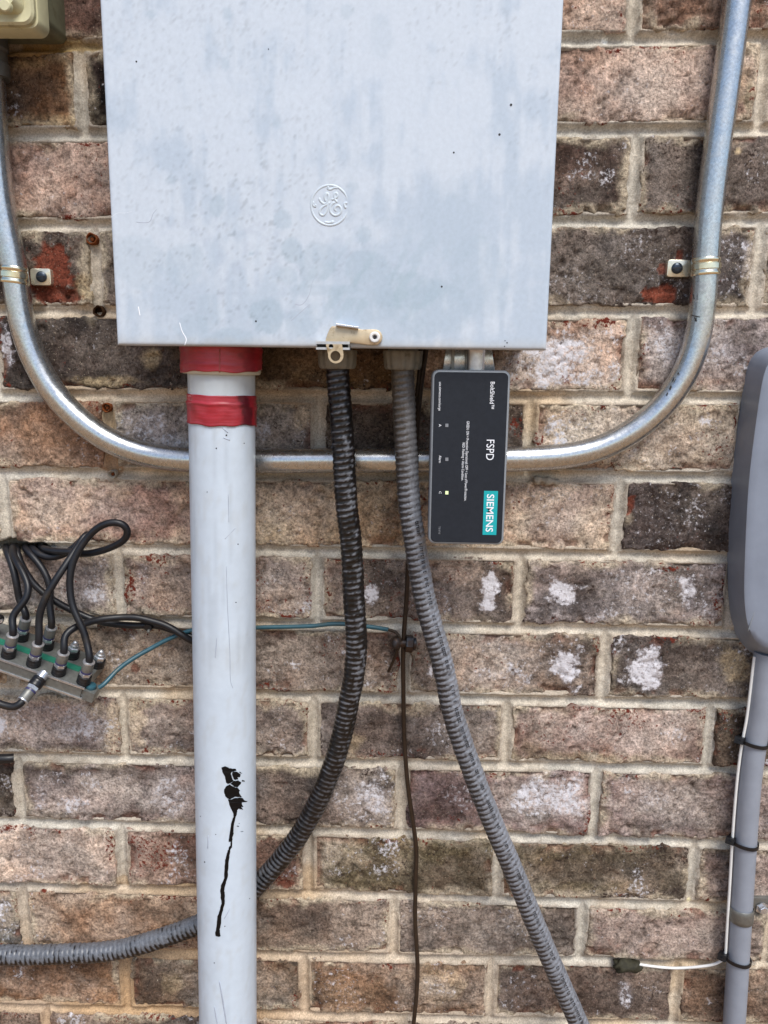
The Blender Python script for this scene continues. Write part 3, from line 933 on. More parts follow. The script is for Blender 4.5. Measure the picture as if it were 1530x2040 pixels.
def build_cover():
    res = 0.0021
    sx = axis_pts(PX1 - PX0, res)
    sz = axis_pts(PZ1 - PZ0, res)
    X, Z = np.meshgrid(PX0 + sx, PZ0 + sz)
    X, Z = X.ravel(), Z.ravel()
    d = np.minimum(np.minimum(X - PX0, PX1 - X), np.minimum(Z - PZ0, PZ1 - Z))
    er = 0.0022
    q = np.clip(d / er, 0, 1)
    y = -PD + (1 - np.sqrt(1 - (1 - q) ** 2)) * er
    y += (fbm(X, Z, 5, 2, 401) - 0.5) * 0.0012
    U, V = px(np.stack([X, np.full_like(X, -PD), Z], 1))
    base = np.tile(lin((172, 185, 199)), (len(X), 1))
    chalk = lin((192, 201, 211))
    # sun-chalked paint: streaky towards the top, clean where hands and water rub it off
    str1 = fbm(U / 1000, V / 7000, 70, 5, 411)
    str2 = fbm(X, Z, 26, 5, 412, 0.6)
    reg = np.clip((760 - V) / 760, 0, 1) * 0.55 + 0.32
    right = np.clip((U - 820) / 280, 0, 1) * np.clip(V / 500, 0, 1)
    f = sstep(0.40, 0.62, 0.38 * str1 + 0.62 * str2 + (reg - 0.5) * 0.35 - right * 0.12)[:, None] * 0.75
    col = base * (1 - f) + chalk * f
    # lower left: crazed chalk flecks
    fl = sstep(0.58, 0.66, fbm(X, Z, 190, 4, 415, 0.65)) * np.exp(-((U - 480) / 230) ** 2 - ((V - 520) / 190) ** 2)
    col = col * (1 - 0.32 * fl[:, None]) + lin((164, 174, 190)) * 0.32 * fl[:, None]
    sp = 0.6 * sstep(0.60, 0.72, fbm(U / 1000, V / 2600, 330, 3, 417)) * np.clip((640 - V) / 500, 0, 1) * np.clip((900 - U) / 300, 0, 1)
    col = col * (1 - 0.2 * sp[:, None]) + lin((158, 166, 180)) * 0.2 * sp[:, None]
    n1 = fbm(X, Z, 60, 4, 420) - 0.5
    n2 = fbm(X, Z, 18, 3, 421) - 0.5
    for cx, cy, rx, ry, st in ((432, 405, 16, 24, .55), (562, 438, 22, 24, .5), (580, 495, 24, 28, .6), (637, 520, 36, 50, .45), (725, 470, 14, 16, .5), (570, 548, 20, 18, .4), (735, 530, 50, 30, .5),
                               (800, 575, 60, 36, .55), (530, 628, 34, 34, .7), (600, 640, 30, 26, .4), (420, 620, 34, 44, .3), (370, 530, 40, 40, .35), (270, 520, 60, 50, .3), (300, 28, 10, 10, .5), (452, 26, 9, 10, .5),
                               (448, 128, 8, 14, .5), (340, 360, 9, 9, .4), (553, 245, 9, 14, .35), (702, 372, 14, 12, .35), (640, 578, 60, 14, .4), (720, 610, 70, 40, .35), (860, 620, 80, 50, .35),
                               (960, 560, 60, 80, .25), (460, 672, 46, 24, .5), (380, 655, 40, 36, .3), (900, 440, 60, 80, .2), (500, 505, 6, 5, .8), (690, 20, 12, 14, .35), (760, 80, 20, 40, .2)):
        r = np.hypot((U - cx) / rx, (V - cy) / ry) + n1 * 0.9 + n2 * 0.5
        k = (sstep(1.06, 0.9, r) * st * 0.8)[:, None]
        col = col * (1 - k) + lin((152, 170, 184)) * k
    crz = sstep(0.016, 0.004, np.abs(fbm(X, Z, 75, 4, 451, .6) - 0.5)) * (np.exp(-((U - 470) / 260) ** 2 - ((V - 480) / 230) ** 2) + 0.35 * np.clip((500 - V) / 400, 0, 1) * np.clip((800 - U) / 300, 0, 1))
    col = col * (1 - 0.22 * crz[:, None])
    hair = sstep(0.018, 0.004, np.abs(fbm(U / 1000, V / 5200, 120, 3, 455) - 0.5)) * np.clip((560 - V) / 300, 0, 1) * sstep(.45, .6, fbm(X, Z, 14, 3, 456))
    col = col * (1 - 0.13 * hair[:, None])
    # fingered streaks wiped above the latch
    wipe = sstep(0.60, 0.66, fbm((U + V * 0.7) / 1000, (V - U * 0.5) / 3000, 60, 3, 431)) * np.exp(-((U - 760) / 150) ** 2 - ((V - 570) / 80) ** 2)
    col = col * (1 - 0.5 * wipe[:, None]) + lin((150, 170, 182)) * 0.5 * wipe[:, None]
    low = sstep(0.010, 0.0, Z - PZ0 + (fbm(X, Z, 120, 3, 440) - 0.5) * 0.006)[:, None] * 0.35
    col = col * (1 - low) + lin((170, 164, 152)) * low
    nx, nz = len(sx), len(sz)
    idx = np.arange(nx * nz).reshape(nz, nx)
    fq = np.stack([idx[:-1, :-1], idx[:-1, 1:], idx[1:, 1:], idx[1:, :-1]], -1).reshape(-1, 4).tolist()
    loop = np.concatenate([idx[0, :-1], idx[:-1, -1], idx[-1, :0:-1], idx[:0:-1, 0]])
    Vt = np.stack([X, y, Z], 1)
    bk = Vt[loop].copy()
    bk[:, 1] = -PD + 0.016
    n0, m = len(Vt), len(loop)
    Vt = np.vstack([Vt, bk])
    fq += [[int(loop[i]), n0 + i, n0 + (i + 1) % m, int(loop[(i + 1) % m])] for i in range(m)]
    return mesh_obj("cover", Vt, fq, M['panel'], panel, True, 50, np.vstack([col, col[loop]]))


cover = build_cover()
bv, bf = box(PX0 + 0.004, PX1 - 0.004, -PD + 0.015, 0.0, PZ0 + 0.004, PZ1 - 0.004)
mesh_obj("body", bv, bf, M['panel'], panel, False, 0, np.tile(lin((156, 168, 178)), (8, 1)))


def onpanel(u, v, lift=0.0):
    return P(u, v, PD + lift)


def zc(x, y, ox=580, oy=340, s=8.5):
    return ox + x / s, oy + y / s


def stroke(pts, r, lift, conv, seg=8):
    w = [onpanel(*conv(x, y), lift) for x, y in pts]
    c = catmull(w, 0.0006)
    rr = np.full(len(c), r)
    k = max(2, len(c) // 8)
    rr[:k] *= np.linspace(0.4, 1, k)
    rr[-k:] *= np.linspace(1, 0.4, k)
    return tube(c, rr, seg, raw=True)


ringpts = [(655 + 312 * math.cos(a), 590 + 338 * math.sin(a)) for a in np.linspace(0, 2 * math.pi, 40)]
emblem = mesh_obj("emblem", *stroke(ringpts, 0.00135, -0.0005, zc), M['emblem'], cover, True, 0)
for q in ([(470, 430), (500, 520), (570, 565), (625, 505), (632, 410), (600, 385), (572, 440), (585, 510), (640, 525)],
          [(650, 470), (632, 560), (600, 690), (545, 760), (490, 735), (492, 670), (545, 610), (640, 560), (700, 500)],
          [(660, 500), (730, 480), (785, 440), (775, 385), (740, 390), (735, 470), (790, 545), (810, 550)],
          [(800, 548), (720, 550), (668, 620), (672, 710), (740, 762), (820, 735), (850, 660), (810, 600), (755, 610), (740, 660), (775, 690), (800, 660)],
          [(390, 520), (372, 580), (410, 615), (415, 560)], [(640, 262), (625, 310), (670, 322), (735, 292), (800, 300)],
          [(960, 548), (905, 560), (915, 620), (945, 640)], [(560, 872), (650, 885), (720, 860), (680, 900)]):
    mesh_obj("emblem_stroke", *stroke(q, 0.00140, -0.0005, zc), M['emblem'], cover, True, 0)

fl = []
for u, v, r in ((1018, 209, 2.4), (995, 268, 2.2), (904, 304, 1.8), (362, 428, 2.2), (272, 123, 1.8), (510, 640, 2.0), (880, 571, 2.0), (1005, 690, 1.2), (365, 421, 1.0), (535, 98, 1.0), (1010, 683, 1.6), (1006, 679, 1.2), (340, 410, 1.0)):
    fl.append(lathe(onpanel(u, v, -0.0003), (0, -1, 0), [(0, r * 0.00044), (0.0005, r * 0.0004)], 8))
for q in fl:
    mesh_obj("paint_fleck", *q, M['fleck'], cover, True, 40)
zz = lambda x, y: (180 + x * 460 / 1530, 380 + y * 460 / 1530)
sc = [stroke(q, r, -r * 0.75, zz) for q, r in (([(140, 178), (180, 150), (240, 148), (290, 132)], .0009), ([(318, 765), (330, 830)], .0007), ([(590, 865), (608, 930), (636, 985), (625, 1025)], .0006), ([(372, 140), (400, 118), (415, 112)], .0006))]
for q in sc:
    mesh_obj("scratch", *q, M['chalk'], cover, True, 0)
sc = [stroke(q, r, -r * 0.6, zz) for q, r in (([(290, 205), (340, 212), (395, 205), (420, 150), (455, 112)], .0008), ([(1330, 745), (1400, 755), (1450, 690), (1480, 590), (1528, 560)], .0006), ([(1320, 870), (1400, 800), (1470, 740)], .0005))]
for q in sc:
    mesh_obj("scratch", *q, M['scratch'], cover, True, 0)

# latch at the bottom edge
lz = lambda x, y: (600 + x / 5.1, 620 + y / 5.1)


def panel_outline(pts, d):
    w = np.array([P(*lz(x, y), d) for x, y in pts])
    return w[:, [0, 2]]


arc = [(748 + 77 * math.cos(a), 264 + 80 * math.sin(a)) for a in np.radians(np.linspace(-80, 95, 12))]
lo = [(245, 312), (252, 270), (268, 225), (290, 175), (312, 152), (360, 152), (580, 178), (612, 186), (690, 184)] + arc + [(690, 342), (610, 332), (490, 320)]
mesh_obj("latch_plate", *plate(panel_outline(lo, PD + .004)[::-1], -PD + 0.001, -PD - 0.004, 0.0006), M['latch'], panel, True, 35)
mesh_obj("latch_lip", *plate(panel_outline([(355, 122), (582, 156), (580, 180), (355, 150)], PD + .007)[::-1], -PD - 0.001, -PD - 0.008, 0.0005), M['steel'], panel, True, 35)
rc_ = P(*lz(748, 264), PD + 0.004)
rv = mesh_obj("rivet", *lathe(rc_, (0, -1, 0), [(0, .0045), (0.0012, .0045), (0.0018, .0038), (0.0018, .0024), (0.0002, .0017), (0.0002, .0001)], 24), M['white'], panel, True, 30)
mesh_obj("rivet_hole", *lathe(rc_, (0, -1, 0), [(0.0001, .0016), (0.0007, .0014)], 16), M['fleck'], rv, True, 30)  # black disc paints the dark inside the rivet's hole
sa, sb = P(*lz(150, 305), PD + .01), P(*lz(492, 385), PD + .01)
for z0_, z1_, mm in ((sa[2] - 0.0022, sa[2], M['steel']), (sb[2] - 0.0006, sb[2] + 0.0012, M['steel'])):
    mesh_obj("slot_plate", *box(sa[0], sb[0], -PD - 0.010, -PD + 0.001, z0_, z1_), mm, panel, False)
mesh_obj("slot_side", *box(sb[0] - 0.0012, sb[0], -PD - 0.0098, -PD + 0.001, sb[2] + 0.0012, sa[2] - 0.0022), M['dullsteel'], panel, False)
mesh_obj("slot_back", *box(sa[0], sb[0] - 0.0012, -PD - 0.002, -PD + 0.001, sb[2] + 0.0012, sa[2] - 0.0022), M['black'], panel, False)  # black sheet stands in for the shade inside the slot


def holed_plate(outer, holes, yb, yf):
    """flat plate with round holes: outline and holes tessellated, then given thickness"""
    loops = [outer] + holes
    tri = tessellate_polygon([[Vector((a, b, 0)) for a, b in l] for l in loops])
    flat = np.vstack([np.asarray(l) for l in loops])
    n = len(flat)
    V = np.vstack([np.c_[flat[:, 0], np.full(n, yf), flat[:, 1]], np.c_[flat[:, 0], np.full(n, yb), flat[:, 1]]])
    Fc = [list(t) for t in tri] + [[i + n for i in t[::-1]] for t in tri]
    k = 0
    for l in loops:
        m = len(l)
        Fc += [[k + i, k + (i + 1) % m, k + (i + 1) % m + n, k + i + n] for i in range(m)]
        k += m
    return V, Fc


TD = PD + 0.0115
cen = P(*lz(348, 455), TD)
tab = [(250, 335)] + [(352 + 78 * math.cos(a), 450 + 80 * math.sin(a)) for a in np.radians(np.linspace(185, -5, 16))] + [(414, 335)]
tabw = [tuple(q) for q in panel_outline(tab, TD)]
h1 = [(cen[0] + .0042 * math.cos(a), cen[2] + .0042 * math.sin(a)) for a in np.linspace(0, 2 * math.pi, 18, endpoint=False)]
c2 = P(*lz(303, 358), TD)
h2 = [(c2[0] + .0020 * math.cos(a), c2[2] + .0020 * math.sin(a)) for a in np.linspace(0, 2 * math.pi, 12, endpoint=False)]
mesh_obj("padlock_tab", *holed_plate(tabw, [h1, h2], -TD + 0.0014, -TD), M['latch'], panel, True, 35)

# ------------------------------------------------------------------ galvanised conduit with its big U bend
ER = 0.0123
emt_px = [(-30, -60), (-24, 60), (-17, 180), (-9, 300), (5, 420), (26, 520), (31, 556), (38, 610), (50, 665), (75, 730), (110, 787), (160, 838), (215, 877), (280, 903), (345, 914), (420, 917), (520, 918),
          (700, 917), (860, 917), (1000, 915), (1090, 912), (1160, 903), (1225, 880), (1285, 842), (1330, 797), (1365, 745), (1386, 690), (1397, 630), (1403, 560), (1405, 525), (1411, 440), (1425, 320), (1443, 190), (1462, 50), (1476, -60)]
emt_w = [P(u, v, ER + 0.004) for u, v in emt_px]
emt_w += [emt_w[-1] + np.array([.006, 0, .12]), emt_w[-1] + np.array([.006, 0, .60])]
emt = thing("metal_conduit", "galvanised steel conduit bent in a wide U under the panel", "conduit", emt_w[17])
ec = catmull(emt_w, 0.004)
for _ in range(14):
    ec[1:-1] = (ec[:-2] + 2 * ec[1:-1] + ec[2:]) / 4
mesh_obj("tube", *tube(ec, ER, 40, raw=True), M['emt'], emt, True, 60)
# dark nicks along the bend, and compression coupling at the box end
nick = []
for u, v, u2, v2 in ((1352, 742, 1350, 746), (1343, 752, 1340, 760), (1337, 768, 1334, 776), (1330, 782, 1328, 788), (1381, 585, 1383, 596), (1378, 628, 1396, 632), (1384, 632, 1386, 640), (305, 908, 307, 912), (338, 917, 340, 926)):
    a, b = P(u, v, ER * 2 + 0.0025), P(u2, v2, ER * 2 + 0.0025)
    nick.append(tube([a, (a + b) / 2, b], 0.0006, 6, 0.001))
for q in nick:
    mesh_obj("scuff", *q, M['fleck'], emt, True, 0)
cp = P(-20, 118, ER + 0.004)
mesh_obj("coupling", *lathe(cp - np.array([0, 0, .016]), (-0.01, 0, 1), [(0, ER), (0, .0158), (.004, .0164), (.012, .0164), (.013, .0150), (.022, .0150), (.024, .0166), (.034, .0166), (.035, ER)], 24), M['dullsteel'], emt, True, 35)


def strap(tabc, dirx, zc_, zh, bandc, label, ang):
    """one-hole strap: a band round the conduit and a flat tab with a screw"""
    t = thing("pipe_strap", label, "strap", (tabc[0], -0.002, zc_), "one-hole straps on the metal conduit")
    ca, sa_ = math.cos(ang), math.sin(ang)
    rings = []
    yc = -(ER + 0.004)
    prof = [(-zh, 0.0010), (-zh * .86, 0.0016), (-zh * .62, 0.0016), (-zh * .5, 0.0009), (-zh * .38, 0.0009), (-zh * .3, 0.0020), (zh * .3, 0.0020), (zh * .38, 0.0009), (zh * .5, 0.0009), (zh * .62, 0.0016), (zh * .86, 0.0016), (zh, 0.0010)]
    aa = np.linspace(math.pi * 0.08, math.pi * 1.0, 22)
    for h, dr in prof:
        r = ER + dr
        x = -np.cos(aa) * r * dirx * -1
        y = yc - np.sin(aa) * r
        rings.append(np.stack([bandc + x * ca - h * sa_, y, zc_ + h * ca + x * sa_], 1))
    ov, of = loft(rings, False, False, False)
    inner = [np.stack([q[:, 0], q[:, 1], q[:, 2]], 1) for q in rings]
    mesh_obj("band", ov, of, M['zinc'], t, True, 50)
    # foot joining the band to the tab, then the tab with a rounded end
    xa = bandc + dirx * ER * 0.74
    xt0, xt1 = sorted((tabc[0] - dirx * 0.0085, tabc[0] + dirx * 0.0088))
    o = rrect(min(xa, xt0), max(xa, xt1), zc_ - zh, zc_ + zh, 0.0024, 4)
    mesh_obj("tab", *plate(o[::-1], 0.001, -0.0058, 0.0006), M['tabzinc'], t, True, 35)
    sc_ = np.array([tabc[0], -0.0058, zc_])
    r0 = 0.0052
    s = mesh_obj("screw", *lathe(sc_, (0, -1, 0), [(0, r0), (0.0012, r0), (0.0022, r0 * .8), (0.0027, r0 * .4), (0.0027, r0 * .02)], 24), M['screw'], t, True, 40)
    mesh_obj("slot", *obox(sc_, np.array([1.0, 0, 0.05]), np.array([0, 1.0, 0]), np.array([-0.05, 0, 1.0]), (-r0 * .8, r0 * .8), (-0.00295, -0.002), (-0.0006, 0.0006)), M['fleck'], s, False)
    return t


a_ = P(84.7, 552, 0.004)
b_ = P(31, 553, ER * 1.0)
strap(a_, 1, a_[2], 0.0078, P(31, 553, ER + .004)[0], "yellow zinc strap screwed to the red chipped brick, left end of the conduit", -0.10)
a_ = P(1347, 535, 0.004)
strap(a_, -1, a_[2], 0.0078, P(1404, 535, ER + .004)[0], "yellow zinc strap screwed to grey brick, right end of the conduit", 0.06)

# ------------------------------------------------------------------ pale PVC riser with red tape
PR = 0.0304
pc0, pc1 = P(441.5, 745, 0.060), P(454.5, 2040, 0.060)
pax = (pc1 - pc0) / np.linalg.norm(pc1 - pc0)
ptop = pc0 - pax * 0.03
plen = (pc0[2] + 0.03) / abs(pax[2])
riser = thing("plastic_riser", "thick pale PVC riser pipe with red tape and a black tar streak", "pipe", ptop + pax * plen)


def cyl_hit(u, v, r):
    """where the view ray of a photo pixel meets the riser's surface of radius r"""
    d = RM @ np.array([(u - W / 2) / F, -(v - H / 2) / F, -1.0])
    d /= np.linalg.norm(d)
    o = CAM - pc0
    dp = d - pax * (d @ pax)
    op = o - pax * (o @ pax)
    A, B, C = dp @ dp, 2 * dp @ op, op @ op - r * r
    disc = B * B - 4 * A * C
    if disc < 0:
        disc = 0
    t = (-B - math.sqrt(disc)) / (2 * A)
    return CAM + d * t


def col_tube(name, p0, axis, prof, seg, mat, parent, colf, sharp=40, wob=None):
    v, f = lathe(p0, axis, prof, seg)
    if wob:
        v = wob(v)
    return mesh_obj(name, v, f, mat, parent, True, sharp, colf(v))


def pvc_col(v):
    a = np.arctan2(v[:, 0] - ptop[0], -(v[:, 1] - ptop[1])) * PR
    n = fbm(a + 3, v[:, 2], 30, 4, 501)
    c = lin((186, 198, 210)) * (0.93 + 0.12 * n)[:, None]
    d = sstep(0.60, 0.70, fbm(a * 3 + 3, v[:, 2], 60, 4, 502))[:, None] * 0.16
    c = c * (1 - d) + lin((160, 158, 150)) * d
    vs = sstep(0.60, 0.70, fbm(a * 6 + 3, v[:, 2] * 0.12, 90, 4, 507))[:, None] * 0.10 * sstep(.4, .65, fbm(a + 9, v[:, 2], 9, 3, 508))[:, None]
    c = c * (1 - vs)
    gr = sstep(0.55, 0.8, fbm(a + 7, v[:, 2], 16, 5, 509))[:, None] * 0.16
    c = c * (1 - gr) + lin((150, 148, 138)) * gr
    top = sstep(P(440, 850, .09)[2], P(440, 760, .09)[2], v[:, 2])[:, None] * 0.45
    return c * (1 - top) + lin((182, 184, 176)) * top


hs_ = np.concatenate([np.linspace(0, plen - 0.001, 260)])
col_tube("pipe", ptop, pax, [(h, PR) for h in hs_], 56, M['pvc'], riser, pvc_col)
hz = lambda v: (P(441, v, 0.09)[2] - ptop[2]) / pax[2]
c0h = hz(668) - 0.0
c1h = hz(746)
col_tube("coupling", ptop, pax, [(c0h, PR), (c0h, .0356), (c1h - .0025, .0356), (c1h - .0008, .0350), (c1h, .0342), (c1h, PR - .0005)], 56, M['pvc'], riser, lambda v: np.tile(lin((184, 180, 164)), (len(v), 1)))


def tape_col(sd, dirt):
    def f(v):
        a = np.arctan2(v[:, 0] - ptop[0], -(v[:, 1] - ptop[1]))
        n = fbm(a * 0.03 + 5, v[:, 2] * 4, 40, 4, sd)
        c = lin((146, 28, 40)) * (0.62 + 0.7 * n)[:, None]
        fad = sstep(0.5, 0.7, fbm(a * 0.04 + 5, v[:, 2] * 2, 40, 3, sd + 5))[:, None] * 0.35
        c = c * (1 - fad) + lin((176, 64, 76)) * fad
        d = (sstep(0.30, 0.15, np.abs(a - 0.95) + (fbm(a, v[:, 2] * 20, 6, 3, sd + 8) - .5) * 0.5) * dirt)[:, None]
        return c * (1 - d) + lin((70, 16, 26)) * d
    return f


def tape(v0, v1, r, sd, dirt, ridges):
    h0, h1 = hz(v0), hz(v1)
    hh = np.linspace(h0, h1, 26)
    prof = [(h0, r - .0014)] + [(h, r + .00008 * math.sin(i * 2.1) + (0.0005 if i in ridges else 0)) for i, h in enumerate(hh)] + [(h1, r - .0014)]

    def wob(v):
        a = np.arctan2(v[:, 0] - ptop[0], -(v[:, 1] - ptop[1]))
        t = (v[:, 2] - v[:, 2].min()) / (v[:, 2].max() - v[:, 2].min())
        sl = 0.0012 * np.sin(a + sd) + 0.0007 * np.sin(3 * a + 1.3 * sd) + 0.0004 * np.sin(9 * a)
        v = v.copy()
        v[:, 2] += sl * (0.4 + 0.8 * (1 - t))
        rad = np.stack([v[:, 0] - ptop[0] - pax[0] / pax[2] * (v[:, 2] - ptop[2]), v[:, 1] - ptop[1] - pax[1] / pax[2] * (v[:, 2] - ptop[2])], 1)
        rl = np.linalg.norm(rad, axis=1)[:, None]
        w = (fbm(a * 0.06 + 9, v[:, 2] + 0.25 * a * 0.03, 130, 3, sd + 3) - .5) * 0.0009 + 0.0006 * sstep(.55, .5, np.abs(t - 0.62 - 0.1 * np.sin(a + 2)) * 9)
        v[:, :2] += rad / rl * w[:, None]
        return v
    return col_tube("red_tape", ptop, pax, prof, 96, M['tape'], riser, tape_col(sd, dirt), 0, wob)


tape(670, 740, .0366, 31, 0.4, (20,))
tape(789, 851, .0314, 52, 0.9, (7, 24))
sv = [cyl_hit(437.5, v, .0367) for v in (696, 705, 718, 730, 742)]
mesh_obj("mould_seam", *tube(sv, 0.0006, 8, 0.002), M['seam'], riser, True, 0)


def tar_patch(poly, r=PR + 0.0004, conv=None, sub=3):
    pts = [conv(x, y) if conv else (x, y) for x, y in poly]
    q = []
    for i in range(len(pts)):                      # finer outline, slightly ragged
        a, b = np.array(pts[i]), np.array(pts[(i + 1) % len(pts)])
        for k in range(sub):
            c = a + (b - a) * k / sub
            q.append((c[0] + random.uniform(-.5, .5), c[1] + random.uniform(-.5, .5)))
    tri = tessellate_polygon([[Vector((a, -b, 0)) for a, b in q]])
    top = np.array([cyl_hit(a, b, r) for a, b in q])
    bot = np.array([cyl_hit(a, b, PR - 0.0004) for a, b in q])
    bm = bmesh.new()
    vs = [bm.verts.new(p) for p in top]
    for t in tri:
        try:
            bm.faces.new([vs[i] for i in t])
        except ValueError:
            pass
    bmesh.ops.subdivide_edges(bm, edges=bm.edges[:], cuts=3, use_grid_fill=True)
    bm.verts.ensure_lookup_table()
    bm.faces.ensure_lookup_table()
    V = np.array([v.co[:] for v in bm.verts])
    ax_ = pc0 + np.outer((V - pc0) @ pax, pax)
    rad = V - ax_
    V = ax_ + rad / np.linalg.norm(rad, axis=1)[:, None] * r
    Fc = [[v.index for v in f.verts] for f in bm.faces]
    bm.free()
    return V, Fc


tz = lambda x, y: (390 + x / 5.1, 1500 + y / 5.1)
tarp = []
for poly in ([(262, 150), (300, 135), (345, 155), (385, 160), (410, 165), (415, 180), (385, 190), (362, 195), (355, 215), (375, 265), (385, 285), (350, 305), (325, 315), (310, 300), (298, 240), (270, 190)],
             [(372, 195), (415, 190), (455, 215), (450, 245), (425, 245), (435, 268), (405, 275), (388, 268), (370, 225)],
             [(352, 312), (390, 285), (432, 278), (462, 298), (450, 320), (428, 350), (390, 342)],
             [(290, 370), (305, 340), (345, 318), (385, 345), (430, 358), (448, 380), (440, 405), (470, 450), (400, 445), (350, 470), (320, 462), (300, 435), (288, 400)],
             [(325, 470), (355, 475), (400, 455), (470, 455), (500, 485), (538, 488), (500, 498), (470, 500), (470, 530), (485, 545), (465, 548), (482, 578), (440, 565), (422, 580), (420, 620), (405, 650), (385, 650), (380, 610), (350, 550)],
             [(384, 648), (406, 648), (392, 710), (385, 790), (384, 830), (372, 860), (372, 905), (335, 902), (342, 850), (352, 760), (362, 700)],
             [(354, 905), (370, 900), (368, 960), (352, 985), (330, 990), (335, 960), (350, 945)],
             [(324, 988), (352, 985), (345, 1040), (335, 1100), (328, 1180), (326, 1260), (310, 1310), (295, 1355), (292, 1400), (298, 1450), (292, 1530), (275, 1600), (262, 1660), (258, 1730), (242, 1790), (245, 1830), (252, 1862), (232, 1870), (205, 1862), (195, 1830), (205, 1810), (212, 1740), (222, 1660), (245, 1590), (260, 1530), (252, 1440), (247, 1390), (262, 1330), (290, 1270), (292, 1180), (300, 1090), (312, 1040)],
             [(468, 275), (495, 280), (498, 292), (470, 290)], [(440, 190), (475, 205), (465, 208), (445, 200)], [(415, 738), (440, 742), (436, 752), (418, 748)], [(455, 793), (485, 797), (465, 803)], [(436, 712), (446, 712), (444, 720), (436, 718)]):
    mesh_obj("tar_streak", *tar_patch(poly, conv=tz), M['tar'], riser, True, 0)


def pencil(pts, r, conv=None):
    w = [cyl_hit(*(conv(*p) if conv else p), PR + 0.00005) for p in pts]
    c = catmull(w, 0.0015)
    rr = np.full(len(c), r) * (0.6 + 0.4 * np.sin(np.linspace(0.2, 3, len(c))))
    return tube(c, rr, 6, raw=True)


sc = [pencil([(451, 1128), (453, 1200), (458, 1300), (460, 1360), (464, 1370)], .0003), pencil([(432, 1270), (429, 1310)], .00035), pencil([(448, 1074), (469, 1052)], .0004), pencil([(437, 1955), (445, 2000), (452, 2045)], .0007), pencil([(427, 2005), (434, 2045)], .0006),
      pencil([(415, 1665), (414, 1690)], .0005), pencil([(443, 852), (454, 862)], .0005), pencil([(445, 872), (458, 877)], .0005), pencil([(455, 985), (456, 1040)], .0003), pencil([(447, 1830), (458, 1810)], .0004)]
for q in sc:
    mesh_obj("scratch", *q, M['scratch'], riser, True, 0)
dots = []
for u, v, r in ((451, 867, 2), (486, 883, 1.4), (431, 893, 1.6), (408, 1717, 2), (474, 1084, 1.6), (448, 1845, 1.5), (427, 1918, 1.6), (470, 1200, 1.5), (430, 1662, 1.2), (497, 1790, 1.2), (400, 1626, 1.2), (413, 980, 1.2)):
    p_ = cyl_hit(u, v, PR - 0.0002)
    nrm = p_ - pc0
    nrm -= pax * (nrm @ pax)
    dots.append(lathe(p_, nrm, [(0, r * .00045), (.0005, r * .0003)], 8))
for q in dots:
    mesh_obj("dirt_speck", *q, M['fleck'], riser, True, 0)


# ------------------------------------------------------------------ corrugated flexible conduits
FR = 0.0105


